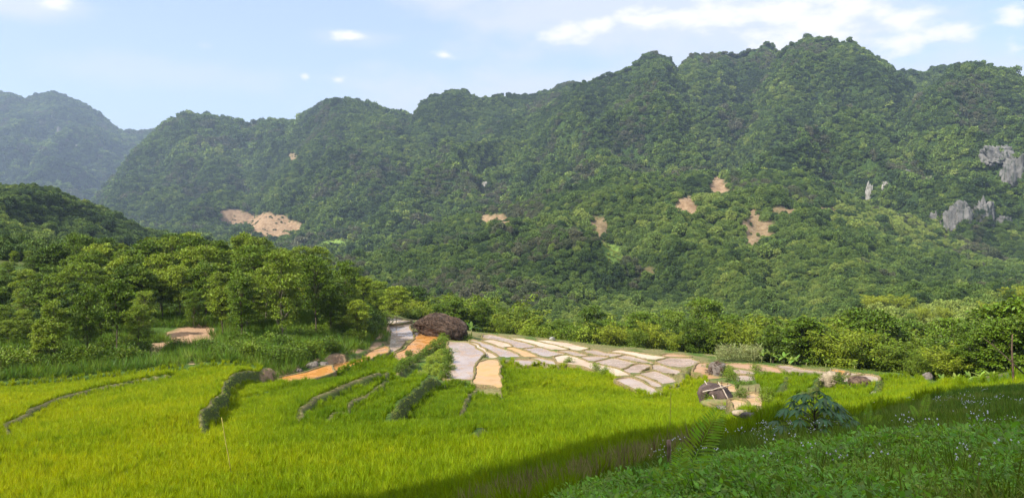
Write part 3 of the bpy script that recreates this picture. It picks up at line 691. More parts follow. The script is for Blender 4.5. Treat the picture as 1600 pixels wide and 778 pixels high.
def grass_tuft(k, h0=0.28, n=24, wd=0.006):
    r = np.random.default_rng(300+k); a = r.random(n)*6.283; b = np.stack([np.cos(a), np.sin(a), a*0], 1)
    p0 = b*r.random((n, 1))*0.08; D = b*r.uniform(0.1, 0.9, (n, 1))+np.array([[0, 0, 1]]); Ln = r.uniform(0.5, 1.2, n)*h0
    return leafmesh('grass_tuft', leafv(p0, D, Ln, wd*2.2, r), M_grass)
grass_var = [grass_tuft(k) for k in range(4)]; long_grass_var = [grass_tuft(10+k, 0.6, 34, 0.010) for k in range(4)]
def pts_in(poly, spacing, jitter=0.5, ymin=None):
    lo = poly.min(0); hi = poly.max(0); xs, ys = np.meshgrid(np.arange(lo[0], hi[0], spacing), np.arange(lo[1], hi[1], spacing))
    x = xs.ravel()+rng.uniform(-jitter, jitter, xs.size)*spacing; y = ys.ravel()+rng.uniform(-jitter, jitter, xs.size)*spacing
    m = in_poly(x, y, poly); return x[m], y[m]
# ---------- rice
x, y = pts_in(RICE, 0.205)
m = (np.abs(x) < 0.78*y+2); x, y = x[m], y[m]
m = (rng.random(len(x)) < np.clip(1.15-(y-35)/90, 0.5, 1)); x, y = x[m], y[m]
fz = step_fields(x, y); _, ins = plot_cut(x, y, None, 0.03); m = ~fz[3] & ~ins & (rng.random(len(x)) > 0.05+0.12*(fbm(x/2, y/2, 2, 3) > 0.62)); x, y = x[m], y[m]
z = surf_h(x, y)-0.03
px_, py_ = pix(x, y, z)
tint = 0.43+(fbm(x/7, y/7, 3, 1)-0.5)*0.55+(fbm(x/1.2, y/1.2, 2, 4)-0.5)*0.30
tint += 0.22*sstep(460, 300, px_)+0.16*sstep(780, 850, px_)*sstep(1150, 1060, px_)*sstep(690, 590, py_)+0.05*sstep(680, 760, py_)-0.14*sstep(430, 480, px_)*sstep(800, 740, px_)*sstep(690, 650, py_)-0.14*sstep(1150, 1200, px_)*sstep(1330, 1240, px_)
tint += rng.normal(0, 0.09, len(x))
s = scl3(len(x), 0.8, 1.2, 0.14)
edge = sstep(26, 14, y)*sstep(1600, 900, py_*0+py_+600)
s[:, 2] *= 0.9+0.12*sstep(28, 14, y)
s[:, :2] *= (1+np.clip((y-35)/60, 0, 1)*0.45)[:, None]
print('rice tufts', len(x))
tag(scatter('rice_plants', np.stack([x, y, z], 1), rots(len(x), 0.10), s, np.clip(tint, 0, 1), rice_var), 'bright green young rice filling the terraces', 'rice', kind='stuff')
# brown-tipped old stalks mixed in the near shaded edge
M_stalk = leaf_mat('dry_stalk', [(0, (0.16, 0.13, 0.05)), (1, (0.30, 0.24, 0.09))], 0.3, 0.2, 0.6, 'attr', 0.3)
NE = np.array([ground_pt(*p)[:2] for p in [(700,778),(860,735),(1000,695),(1110,680),(1110,704),(1100,722),(1040,727),(1000,747),(900,780)]])
x, y = pts_in(NE, 0.16); z = surf_h(x, y)
tag(scatter('rice_stalks', np.stack([x, y, z], 1), rots(len(x), 0.15), scl3(len(x), 1.0, 1.35), rng.random(len(x)), [mesh('dry_rice_tuft', *(lambda VF: (VF[0][:48], VF[1][:12]))(rice_tuft(20+k)), M_stalk) for k in range(3)]), 'tall brownish rice stalks along the shaded near edge', 'rice', kind='stuff')
# ---------- weeds on the near slope
WPX = [(860,815),(900,780),(1000,747),(1040,727),(1100,722),(1110,703),(1215,674),(1300,667),(1400,642),(1500,616),(1600,603),(1700,592),(1900,610),(2100,900)]
WE = np.array([ground_pt(*p, d0=1.2)[:2] for p in WPX[:-1]]+[np.array([7.0, 1.5]), np.array([0.5, 1.5])])
x, y = pts_in(WE, 0.072); keep = rng.random(len(x)) < np.clip(1.2-y/16, 0.2, 1); x, y = x[keep], y[keep]
z = surf_h(x, y)-0.02; cl = fbm(x/1.3, y/1.3, 3, 2)
lush = sstep(0.35, 0.6, cl+0.12*sstep(12, 5, y)+0.0*x)
z += 0.20*lush*fbm(x/0.5, y/0.5, 2, 6)*sstep(12, 6, y)
px_, py_ = pix(x, y, z)
s = scl3(len(x), 0.7, 1.25)*(0.5+0.5*lush)[:, None]*(1+y/90)[:, None]; s[:, 2] *= 1-0.5*sstep(7, 12, y)
tint = 0.28+0.6*(1-lush)+0.25*sstep(6, 14, y)+rng.normal(0, 0.12, len(x))+0.25*(fbm(x/0.6, y/0.6, 2, 7)-0.5)
print('weeds', len(x))
tag(scatter('weeds', np.stack([x, y, z], 1), rots(len(x), 0.25), s, np.clip(tint, 0, 1), weed_var), 'dense low broad-leaved weeds covering the shaded near slope', 'weeds', kind='stuff')
x, y = pts_in(WE, 0.13); z = surf_h(x, y); cl = fbm(x/1.3, y/1.3, 3, 2)
k = (cl < 0.56)|(y > 9); x, y, z, cl = x[k], y[k], z[k], cl[k]
tag(scatter('slope_grass', np.stack([x, y, z], 1), rots(len(x), 0.2), scl3(len(x), 0.5, 1.05), np.clip(0.35+(0.5-cl)*1.2+rng.normal(0, 0.15, len(x)), 0, 1), grass_var), 'short grass between the weeds of the near slope', 'grass', kind='stuff')
# small white flowers
m_fl = simple('white_petal', (0.55, 0.55, 0.50), (0.50, 0.48, 0.55), 8, 0.6)
def flower(k):
    r = np.random.default_rng(400+k); b = MB(); h = 0.24
    for j in range(r.integers(3, 7)):
        c = np.array([r.normal()*0.035, r.normal()*0.035, h+r.uniform(-0.02, 0.03)]); a = np.arange(7)/7*6.283
        V = [c+np.array([0, 0, 0.012])]+[c+np.array([math.cos(t)*0.0065, math.sin(t)*0.0065, r.uniform(-0.004, 0.006)]) for t in a]
        b.add(V, [(0, 1+i, 1+(i+1) % 7) for i in range(7)])
    return b.me('flower_head', m_fl)
fx = []
for cx, cy_, n, sx, sy in [(1520,648,34,70,10),(1440,632,12,80,8),(1520,700,16,30,14),(1400,690,8,60,22),(1180,692,26,60,16),(1120,712,16,60,20),(1060,690,3,20,10),(1240,690,14,40,14),(1450,745,14,130,24),(1230,745,12,100,20),(1030,742,8,14,12),(1070,735,10,30,6),(1570,640,10,40,14),(1340,655,6,60,10)]:
    for _ in range(int(n*0.7)):
        p = ground_pt(cx+rng.normal()*sx*0.75, cy_+rng.normal()*sy*0.7, d0=1.5); fx.append(p)
fx = np.array(fx); fx[:, 2] = surf_h(fx[:, 0], fx[:, 1])-0.02
sf = scl3(len(fx), 0.8, 1.3); sf *= (1+fx[:, 1:2]/60)
tag(scatter('wildflowers', fx, rots(len(fx), 0.15), sf, rng.random(len(fx)), [flower(k) for k in range(5)]), 'tiny white flower heads dotted over the near weeds', 'flowers', kind='stuff')

# ---------- grass on banks, bunds, path edges
def inside_any(x, y):
    return plot_cut(x, y, None, 0.0)[1]
BANK = np.array([ground_pt(*p)[:2] for p in [(-330,620),(0,597),(150,586),(310,575),(385,572),(432,590),(470,580),(510,566),(560,558),(585,545),(606,530),(604,508),(592,492),(575,485),(500,485),(350,480),(200,500),(0,510),(-330,530)]])
x, y = pts_in(BANK, 0.42); k = ~inside_any(x, y); x, y = x[k], y[k]; z = surf_h(x, y)
pa, pb = pix(x, y, z); bare = ((pa > 225) & (pa < 345) & (pb > 512) & (pb < 572) & (fbm(x/3, y/3, 3, 5) > 0.38)); x, y, z, pa = x[~bare], y[~bare], z[~bare], pa[~bare]; ct_ = in_poly(x, y, np.array([ground_pt(*p)[:2] for p in CUT_PX])) & (rng.random(len(x)) < 0.8); x, y, z = x[~ct_], y[~ct_], z[~ct_]
tag(scatter('bank_grass', np.stack([x, y, z], 1), rots(len(x), 0.2), scl3(len(x), 1.0, 2.2), np.clip(0.25+0.5*(fbm(x/4, y/4, 3, 3)-0.4)+rng.normal(0, 0.15, len(x)), 0, 1), long_grass_var), 'rough grass and ground cover on the bank under the grove', 'grass', kind='stuff')
x, y = [], []
bp = bund_pts[fbm(bund_pts[:, 0]/2.5, bund_pts[:, 1]/2.5, 2, 6) > 0.50]; bp = np.vstack([bp+rng.normal(0, 0.12, bp.shape)*[1, 1, 0] for _ in range(2)])
ex = []
for q, drop, wid, kind in steps:
    if kind == 'none': continue
    T = unit(np.gradient(q, axis=0)); Nn = np.stack([-T[:, 1], T[:, 0]], 1)
    for rep in range(9 if kind != 'path' else 4):
        off = rng.uniform(-0.65, 0.05, len(q)) if kind != 'path' else rng.choice([-1, 1], len(q))*rng.uniform(0.18, 0.35, len(q))-0.08
        pq = q+Nn*off[:, None]+rng.normal(0, 0.12, q.shape); ex.append(pq[3:-1])
ex = np.vstack(ex); ex = np.column_stack([ex, surf_h(ex[:, 0], ex[:, 1])-0.02])
# far margin of the flooded fields and the grass verge at the right
VM = np.array([ground_pt(*p)[:2] for p in [(1195,572),(1240,570),(1300,573),(1360,578),(1440,590),(1480,600),(1400,590),(1340,581),(1290,577),(1250,575)]])
vx, vy = pts_in(VM, 0.3); vm = np.column_stack([vx, vy, surf_h(vx, vy)])
FM = np.array([ground_pt(*p)[:2] for p in [(735,514),(800,520),(870,528),(960,540),(1060,548),(1130,555),(1190,565),(1195,570),(1130,562),(1060,552),(960,544),(870,532),(800,524),(745,520)]])
vx, vy = pts_in(FM, 0.55); fm = np.column_stack([vx, vy, surf_h(vx, vy)])
al = np.vstack([bp, ex, vm, fm]); ti = np.concatenate([rng.uniform(0.3, 1, len(bp)), rng.uniform(0.35, 1.0, len(ex)), rng.uniform(0.4, 0.8, len(vm)), rng.uniform(0.4, 1, len(fm))])
k = ~inside_any(al[:, 0], al[:, 1]); bp_k = al[:len(bp)][k[:len(bp)]]; al = al[k]; ti = ti[k]
tag(scatter('bund_grass', al, rots(len(al), 0.25), scl3(len(al), 0.14, 0.34)*np.where(np.arange(len(al)) < len(bp_k), 0.7, 1.0)[:, None], ti, long_grass_var), 'tufts of grass along the bunds and terrace edges', 'grass', kind='stuff')

# ================================================================== TREES
M_bark = simple('bark', (0.16, 0.12, 0.08), (0.30, 0.26, 0.20), 6, 0.9, 0.4)
M_barkd = simple('dark_bark', (0.07, 0.05, 0.035), (0.14, 0.11, 0.07), 6, 0.9, 0.4)
M_culm = simple('bamboo_culm', (0.16, 0.20, 0.06), (0.24, 0.22, 0.09), 4, 0.6)
M_broad = leaf_mat('broad_leaf', [(0.0, (0.045, 0.085, 0.006)), (0.5, (0.105, 0.165, 0.009)), (1.0, (0.23, 0.29, 0.02))], 0.15, 0.22, 0.5, 'color', 0.4, hue=0.015)
M_bam = leaf_mat('bamboo_leaf', [(0.0, (0.065, 0.105, 0.010)), (0.5, (0.13, 0.185, 0.012)), (1.0, (0.27, 0.30, 0.02))], 0.2, 0.15, 0.5, 'color', 0.3, hue=0.012)
def broad_tree(k, h=10.0, cw=2.7, low=0.35, leaf=0.34, ncl=60, per=115, trunk_r=0.11):
    r = np.random.default_rng(500+k); t = MB(); P = []; D = []
    bend = r.normal(size=2)*0.35
    tp = np.array([[bend[0]*s_**2+0.1*math.sin(s_*5+k), bend[1]*s_**2, s_*h*0.9] for s_ in np.linspace(0, 1, 8)])
    t.tube(tp, np.linspace(trunk_r, 0.025, 8), 7)
    cz0 = h*low
    for c in range(ncl):
        v = (c+0.5)/ncl; hh = cz0+(h-cz0)*v**0.85
        rad = cw*math.sqrt(max(0.02, 1-((v-0.38)/0.66)**2))*r.uniform(0.35, 1.05)
        a = c*2.39996+r.normal()*0.5; cen = np.array([math.cos(a)*rad+bend[0]*v, math.sin(a)*rad+bend[1]*v, hh+r.normal()*0.2])
        st = tp[min(7, max(1, int((hh*0.75)/(h*0.9)*7)))]
        if c % 2 == 0: t.tube([st, (st+cen)/2+np.array([0, 0, 0.15]), cen], [0.04, 0.025, 0.01], 4)
        cr = r.uniform(0.45, 0.95)*cw/2.7; n = int(per*r.uniform(0.6, 1.3)*(cr/0.7)**1.3)
        q = unit(r.normal(size=(n, 3))); q[:, 2] = np.where(q[:, 2] < -0.3, -q[:, 2]*0.5, q[:, 2])
        P.append(cen+q*cr*np.array([1.15, 1.15, 0.65])*r.uniform(0.55, 1.05, (n, 1))); D.append(q*np.array([1, 1, 0.5])+r.normal(size=(n, 3))*0.5-np.array([0, 0, 0.25]))
    P = np.vstack(P); D = np.vstack(D); Ln = r.uniform(0.7, 1.3, len(P))*leaf
    return t.me('tree_trunk', M_bark if k % 2 else M_barkd, True), leafmesh('tree_crown', leafv(P, D, Ln, Ln*0.55, r, (0, 0, 1)), M_broad)
def bamboo(k, h=10.0, nc=34, per=210, leaf=0.42):
    r = np.random.default_rng(600+k); t = MB(); P = []; D = []
    for c in range(nc):
        a = r.random()*6.283; out = r.uniform(0.6, 2.9); b0 = np.array([math.cos(a), math.sin(a), 0]); hh = h*r.uniform(0.55, 1.0)
        b1 = b0*0.3+np.array([math.cos(a+r.normal()*0.5), math.sin(a+r.normal()*0.5), 0])
        ss = np.linspace(0, 1, 7); pts = np.array([b0*0.5*min(1, out)+b1*out*s_**2.3+np.array([0, 0, hh*(s_-0.14*s_**4)]) for s_ in ss])
        t.tube(pts, np.linspace(0.035, 0.006, 7), 4)
        n = int(per*r.uniform(0.7, 1.3)); s_ = 1-r.random(n)**1.3*0.78
        base = np.stack([np.interp(s_, ss, pts[:, i]) for i in range(3)], 1)
        q = r.normal(size=(n, 3)); q[:, 2] *= 0.5; rad = 0.55*np.sin(np.clip((s_-0.12)/0.9, 0, 1)*math.pi)**0.6+0.12
        P.append(base+unit(q)*rad[:, None]*r.uniform(0.2, 1.1, (n, 1))); D.append(q*0.8-np.array([0, 0, 0.55]))
    P = np.vstack(P); D = np.vstack(D); Ln = r.uniform(0.6, 1.3, len(P))*leaf
    return t.me('bamboo_culms', M_culm), leafmesh('bamboo_foliage', leafv(P, D, Ln, Ln*0.30, r), M_bam)
def shrub(k, h=1.8, w_=1.3, leaf=0.16, n=1700, mat=None):
    r = np.random.default_rng(700+k); t = MB(); P = []; D = []
    for c in range(16):
        a = r.random()*6.283; rad = w_*r.uniform(0.1, 0.85); cen = np.array([math.cos(a)*rad, math.sin(a)*rad, h*r.uniform(0.3, 0.85)*(1-0.25*rad/w_)])
        t.tube([(0, 0, 0), cen*np.array([0.5, 0.5, 0.6]), cen], [0.03, 0.02, 0.008], 4)
        m_ = n//16; q = unit(r.normal(size=(m_, 3))); cr = r.uniform(0.3, 0.55)*h*0.55
        P.append(cen+q*cr*r.uniform(0.5, 1.05, (m_, 1))); D.append(q+r.normal(size=(m_, 3))*0.5)
    P = np.vstack(P); P[:, 2] = np.abs(P[:, 2]); D = np.vstack(D); Ln = r.uniform(0.7, 1.3, len(P))*leaf
    return t.me('shrub_stems', M_barkd), leafmesh('shrub_foliage', leafv(P, D, Ln, Ln*0.5, r, (0, 0, 1)), mat or M_broad)
def make(name, parts, names):
    r = empty(name)
    for me_, nm in zip(parts, names): ob(nm, me_, r)
    return r
protos = {}
protos['broad'] = [make('broadleaf_tree', broad_tree(k, low=[.33, .22, .45, .3, .38][k], cw=[2.6, 2.9, 2.3, 3.1, 2.5][k], leaf=[.27, .24, .30, .25, .24][k], per=175), ('trunk', 'crown')) for k in range(5)]
protos['bamboo'] = [make('bamboo_clump', bamboo(k), ('stem', 'foliage')) for k in range(4)]
protos['shrub'] = [make('shrub', shrub(k), ('stem', 'foliage')) for k in range(3)]
used = set()
def plant(kind, x, y, h, color, label, cat, group, wsc=1.0, z=None, name=None):
    k = random.randrange(len(protos[kind])); p = protos[kind][k]
    base = {'broad': 10.0, 'bamboo': 10.0, 'shrub': 1.8}[kind]; s = h/base; sw = s*wsc*random.uniform(0.9, 1.12)
    if z is None: z = hz(x, y)-0.08
    o = copy_tree(p, (x, y, z), random.random()*6.28, (sw, sw, s), (color, color, color, 1))
    tag(o, label, cat, group)
    if name: o.name = name
    return o
def hline(px, line): return float(np.interp(px, [p[0] for p in line], [p[1] for p in line]))
# ---------- the left grove
SKY1 = [(-250,400),(0,402),(40,392),(100,380),(140,362),(170,385),(200,368),(240,368),(320,361),(350,378),(385,366),(420,372),(450,388),(487,384),(520,402),(550,418),(580,430),(610,434),(650,450),(700,470)]
GR_G = 'trees of the dense grove on the left bank'
def tree_at(kind, px, d, topy, color, label, cat, group, wsc=1.0, hmin=3, hmax=14):
    x = (px-800)/1200*d; z = hz(x, d); top = float(slope(topy))*d; h = min(hmax, max(hmin, (top-z)*(1.05 if kind == 'bamboo' else 1.0)))
    return plant(kind, x, d, h, color, label, cat, group, wsc, z-0.1)
ct = 0
for d, dt, stp, x0, x1 in [(74, 105, 40, -210, 215), (80, 78, 42, -220, 235), (89, 50, 32, -220, 570), (97, 26, 30, -230, 600), (106, 8, 34, -230, 630), (116, 0, 36, -230, 600)]:
    px = x0
    while px < x1:
        q = px+random.uniform(-12, 12); dd = d+random.uniform(-3, 3)
        if 225 < q < 345 and d < 85: px += stp; continue
        gx_, gy_ = pix(*((q-800)/1200*dd, dd, hz((q-800)/1200*dd, dd)))
        if not (q > 575 and dd < 104):
            ty = hline(q, SKY1)+dt+random.uniform(-8, 14)
            tree_at('broad', q, dd, ty, float(np.clip(random.gauss(0.55+0.1*(q > 180), 0.2), 0, 1)), *(lambda a_, b_: ('leafy broadleaf tree, %s of the left grove, %s' % (a_, b_), 'tree', 'grove trees, %s, %s' % (a_, b_)))('front rows' if d < 85 else 'middle rows' if d < 100 else 'back rows', 'left of the bare clearing' if q < 225 else 'behind the bare clearing' if q < 350 else 'right of the bare clearing'), 1.0); ct += 1
        px += stp*random.uniform(0.8, 1.2)
# edge trees with their trunks in view
for px, by, d, ty, c, lab in [(55,585,66,505,.95,'small pale-leaved tree with a thin trunk, leftmost at the grove edge'),(80,588,66,475,.75,'young light green tree at the grove edge with two thin trunks beside it'),
    (130,580,68,450,.5,'bushy tree with speckled pale leaves at the grove edge above the rice'),(178,575,72,440,.45,'dark rounded tree at the grove edge beside the bare brown clearing'),
    (375,527,80,430,.5,'slim pale-trunked tree right of the bare brown clearing'),(438,530,81,395,.7,'tall tree with a bare straight trunk standing alone on the bank edge'),
    (492,518,86,400,.45,'broad dark tree on the bank above the orange muddy water'),(540,512,92,410,.4,'leaning tree at the right end of the grove'),
    (345,530,82,448,.8,'light green tree just right of the clearing'),(300,520,88,455,.5,'tree standing at the back of the bare brown clearing')]:
    tree_at('broad', px, d, ty, c, lab, 'tree', None, 0.8)
# shrubs on the bank
BK = 'low shrubs along the left bank'
for px in np.arange(-140, 600, 15):
    for row in range(3 if px < 380 else 3):
        q = px+random.uniform(-10, 10)
        by = np.interp(q, [-150, 0, 150, 310, 385, 440, 500, 560, 600], [600, 585, 574, 566, 563, 572, 553, 535, 515])-row*np.interp(q, [-150, 300, 500, 600], [9, 9, 14, 8])
        if 225 < q < 345 and random.random() < 0.75: continue
        p = ground_pt(q, by); plant('shrub', p[0], p[1], random.uniform(0.8, 2.1), random.uniform(0.1, 0.75), *(lambda w_: ('low leafy shrub on the left bank, %s' % w_, 'shrub', 'low shrubs on the left bank, %s' % w_))('left of the bare clearing' if q < 225 else 'below the bare clearing' if q < 350 else 'above the orange channel'), 1.1)
# hedge-like bushes on the bund between orange plot and rice
HG = 'bushes on the strip beside the orange plot'
for px, py, h, c in [(622,588,1.0,.35),(630,580,1.1,.4),(640,574,1.2,.5),(650,566,1.3,.45),(660,560,1.4,.5),(668,553,1.4,.4),(676,548,1.5,.55),(684,544,1.5,.5),(692,540,1.5,.6),(698,548,1.4,.5),(702,558,1.4,.45),(702,568,1.4,.4),(700,578,1.3,.45),(696,588,1.2,.4),(690,556,1.2,.95),(682,562,1.1,1),(674,568,1.1,1),(690,566,1.1,.95),(682,574,1.0,1),(666,574,1.0,1),(690,576,1.0,.95),(672,582,1.0,1),(682,584,1.0,.9),(660,586,0.9,.95),(690,588,.9,.9)]:
    p = ground_pt(px, py); plant('shrub', p[0], p[1], h*0.8, c, 'yellow-green leafy bush on the raised strip below the big boulder' if c > .8 else 'dense green bush edging the raised strip below the big boulder', 'bush', HG if c > .8 else 'green bushes edging the strip below the boulder', 1.0)
for px, py, h, c, lab in [(669,520,1.0,.8,'small bright bush at the foot of the big boulder on its left'),(692,534,1.2,.6,'bush touching the front of the big boulder'),(731,533,1.0,.5,'small dark bush at the right foot of the big boulder'),(641,560,1.0,.4,'bush at the lower tip of the orange plot')]:
    p = ground_pt(px, py); plant('shrub', p[0], p[1], h, c, lab, 'bush', None)
# ---------- row of bamboo and trees along the far edge of the flooded fields
SKY2 = [(560,430),(600,436),(640,455),(680,470),(710,455),(750,450),(775,445),(800,470),(825,490),(850,500),(870,505),(893,515),(905,505),(920,480),(940,474),(965,490),(1000,485),(1030,478),(1060,488),(1090,480),(1115,464),(1135,478),(1160,476),(1190,480),(1220,485),(1260,480),(1300,474),(1350,482),(1400,498),(1450,512),(1500,522)]
EG = 'bamboo clumps along the far edge of the flooded fields'
for d0, dt in [(0, 20), (9, 10), (20, 2)]:
    px = 590
    while px < 1500:
        q = px+random.uniform(-8, 8); ed = lipd(q)+3.5
        dd = ed+d0+random.uniform(0, 4); ty = hline(q, SKY2)+dt+random.uniform(-12, 12)
        if 818 < q < 905 and d0 == 0: px += 30; continue
        col = float(np.clip(random.gauss(0.42, 0.24), 0, 1)); wide = random.uniform(0.85, 1.4)
        where = 'behind the big boulder' if q < 760 else 'behind the upper flooded plots' if q < 960 else 'past the lower flooded plots' if q < 1115 else 'behind the maize patch' if q < 1200 else 'behind the banana plants' if q < 1330 else 'beyond the right-hand rice'
        row = ('front edge', 'middle', 'back')[0 if d0 == 0 else 1 if d0 == 9 else 2]
        if random.random() < (0.45 if q < 700 else 0.28): tree_at('broad', q, dd, ty, col*0.8, 'broadleaf tree %s, %s of the belt' % (where, row), 'tree', 'broadleaf trees %s, %s of the belt' % (where, row), 1.0*wide)
        else: tree_at('bamboo', q, dd, ty, col, 'feathery bamboo clump %s, %s of the belt' % (where, row), 'bamboo', 'bamboo clumps %s, %s of the belt' % (where, row), 1.15*wide)
        px += random.uniform(24, 34)
for q in np.arange(815, 915, 9):
    p = P3(q, 524, 112); tree_at('shrub', q, lipd(q)+2, 503+random.uniform(0, 14), random.uniform(.5, .95), 'rounded leafy bush behind the far end of the flooded fields', 'bush', 'bushes behind the far end of the flooded fields', 0.9, 1.5, 4)
# ---------- right-hand hillside
def HW(q, d): return ('at the foot' if d < 120 else 'halfway up' if d < 170 else 'near the top')+(', left of its bare patch' if q < 1425 else ', at its bare patch' if q < 1530 else ', right of its bare patch')
for d, stp in [(84, 46), (92, 44), (102, 42), (114, 38), (128, 36), (144, 34), (162, 32), (182, 30), (205, 30), (230, 28)]:
    px = 1270 if d < 110 else 1190
    while px < 1790:
        q = px+random.uniform(-12, 12); x = (q-800)/1200*d; dd = d+random.uniform(-4, 4); z = hz(x, dd)
        gp = pix(x, dd, z)
        if d > 120 and abs(gp[0]-1478) < 52 and abs(gp[1]-465) < 20: px += stp; continue
        ed = lipd(q)+5
        if dd < ed: px += stp; continue
        h = random.uniform(5, 9.5) if d < 120 else random.uniform(5, 9)
        lim = hline(q, [(1180, 485), (1250, 482), (1320, 468), (1350, 462), (1400, 440), (1450, 420), (1560, 418), (1600, 415), (1800, 405)])
        if 1432 < q < 1525 and d < 200: lim = max(lim, 486)
        h = min(h, float(slope(lim))*dd-z)
        if h < 2.0: px += stp; continue
        if random.random() < 0.72: plant('bamboo', x, dd, h, float(np.clip(random.gauss(.82, .2), 0, 1)), 'yellow-green bamboo clump on the right hillside, %s' % HW(q, d), 'bamboo', 'hillside bamboo, '+HW(q, d), 1.25, z)
        else: plant('broad', x, dd, h, float(np.clip(random.gauss(.45, .25), 0, 1)), 'broadleaf tree among bamboo on the right hillside, %s' % HW(q, d), 'tree', 'hillside trees, '+HW(q, d), 1.2, z)
        px += stp*random.uniform(0.8, 1.2)
# fill beside the rice at the far right
for q, d, ty, c in [(1480,64,555,.5),(1510,62,540,.4),(1540,62,520,.35),(1570,60,505,.4),(1600,60,500,.5),(1640,58,490,.5),(1450,70,545,.55),(1530,70,505,.35),(1580,72,480,.4),(1625,70,470,.5),(1495,76,500,.5)]:
    tree_at('broad', q, d, ty, c, 'dark round-crowned tree just beyond the far right end of the rice', 'tree', 'trees beyond the far right end of the rice', 1.1)
for k_, lst in protos.items():
    for p in lst:
        for ch in list(p.children): bpy.data.objects.remove(ch)
        bpy.data.objects.remove(p)

# ---------- far forest (one mass)
def far_crown(k, n=420, r0=4.0, leaf=1.25):
    r = np.random.default_rng(800+k); P = []; D = []
    cl = [(np.array([0, 0, 0.9])*r0*0.6, 0.85)]+[(np.array([math.cos(a)*0.45, math.sin(a)*0.45, r.uniform(0.4, 1.0)])*r0, r.uniform(0.4, 0.65)) for a in r.random(7)*6.283]
    for cen, cr in cl:
        m_ = n//len(cl); q = unit(r.normal(size=(m_, 3))); q[:, 2] = np.abs(q[:, 2])*1.0-0.25
        P.append(cen+q*cr*r0*r.uniform(0.8, 1.08, (m_, 1))); D.append(q*0.5+r.normal(size=(m_, 3))*0.8)
    P = np.vstack(P); D = np.vstack(D); Ln = r.uniform(0.6, 1.4, len(P))*leaf
    return leafmesh('forest_crown', leafv(P, D, Ln, Ln*0.75, r), M_far)
M_far = leaf_mat('forest_leaf', [(0.0, (0.12, 0.12, 0.065)), (0.10, (0.09, 0.11, 0.045)), (0.2, (0.036, 0.066, 0.020)), (0.5, (0.088, 0.142, 0.028)), (0.8, (0.15, 0.21, 0.038)), (1.0, (0.24, 0.29, 0.06))], 0.22, 0.15, 0.6, 'attr', 0.3, hue=0.01)
fv = [far_crown(k) for k in range(7)]+[far_crown(20+k, 1500, 4.0, 0.62) for k in range(5)]
def forest(name, ylo, yhi, sp, label, lo_, hi_, near=False):
    r = rng; n = 0
    A = 0.80; area = A*(yhi**2-ylo**2); n = int(area/sp**2*2.2)
    y = np.sqrt(r.uniform(ylo**2, yhi**2, n)); x = r.uniform(-A, A, n)*y
    # keep a minimum distance by cell occupancy
    key = (np.floor(x/sp).astype(np.int64)*100003+np.floor(y/sp).astype(np.int64)); _, fi = np.unique(key, return_index=True); x, y = x[fi], y[fi]
    z = base_h(x, y); g_ = np.hypot(base_h(x, y+3)-z, base_h(x+3, y)-z)/3
    for lim in (0.6, 0.9, 1.3):                       # steep faces carry more crowns per plan area
        st = g_ > lim; x = np.concatenate([x, x[st]+r.uniform(-sp*.6, sp*.6, st.sum())]); y = np.concatenate([y, y[st]+r.uniform(-sp*.6, sp*.6, st.sum())]); g_ = np.concatenate([g_, np.zeros(st.sum())])
    z = base_h(x, y)
    # leave out what faces away beyond the crests (out of sight)
    u1 = base_h(x*(1-12/y), y-12); zc = z/y; back = (u1/(y-12)-zc) > 0.05
    e, l = spot_fields(x, y, z); k = ~back & ((e < 0.35)|(r.random(len(x)) < 0.10)); E_ = e; x, y, z, l, E_ = x[k], y[k], z[k], l[k], E_[k]
    k = ~(((np.abs(x/y-(1478-800)/1200) < 0.05) & (y < 235) & (y > 120)))
    x, y, z, l, E_ = x[k], y[k], z[k], l[k], E_[k]
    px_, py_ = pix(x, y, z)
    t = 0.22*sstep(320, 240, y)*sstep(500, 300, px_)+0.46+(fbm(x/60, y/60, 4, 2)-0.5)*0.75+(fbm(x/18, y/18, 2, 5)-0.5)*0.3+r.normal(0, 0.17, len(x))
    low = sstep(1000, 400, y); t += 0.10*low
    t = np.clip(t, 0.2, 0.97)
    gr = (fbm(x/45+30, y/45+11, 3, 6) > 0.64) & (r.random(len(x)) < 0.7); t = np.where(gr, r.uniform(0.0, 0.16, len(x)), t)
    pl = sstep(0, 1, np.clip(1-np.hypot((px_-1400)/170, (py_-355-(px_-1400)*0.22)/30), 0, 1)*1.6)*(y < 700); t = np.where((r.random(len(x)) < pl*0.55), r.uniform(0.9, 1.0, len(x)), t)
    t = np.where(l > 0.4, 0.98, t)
    s = lo_+(hi_-lo_)*r.random(len(x))**1.6*1.25; s = np.where(E_ > 0.35, s*0.4, s); s = s*(1+0.5*(r.random(len(x)) < 0.06)); s = np.where(l > 0.4, s*0.3, s)
    S = np.stack([s, s, s*r.uniform(0.75, 1.35, len(x))], 1)
    idx = np.where(y < 620, r.integers(7, 12, len(x)), r.integers(0, 7, len(x)))
    print(name, len(x))
    return tag(scatter(name, np.stack([x, y, z-1.0*s], 1), rots(len(x), 0.12), S, t, fv, idx), label, 'forest', kind='stuff')
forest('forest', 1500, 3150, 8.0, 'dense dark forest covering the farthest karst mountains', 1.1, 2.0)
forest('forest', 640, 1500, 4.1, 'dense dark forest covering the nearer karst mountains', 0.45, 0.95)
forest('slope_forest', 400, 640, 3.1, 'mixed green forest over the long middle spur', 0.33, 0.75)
forest('slope_forest', 232, 400, 2.4, 'mixed green forest over the lower slope and valley side', 0.25, 0.55)
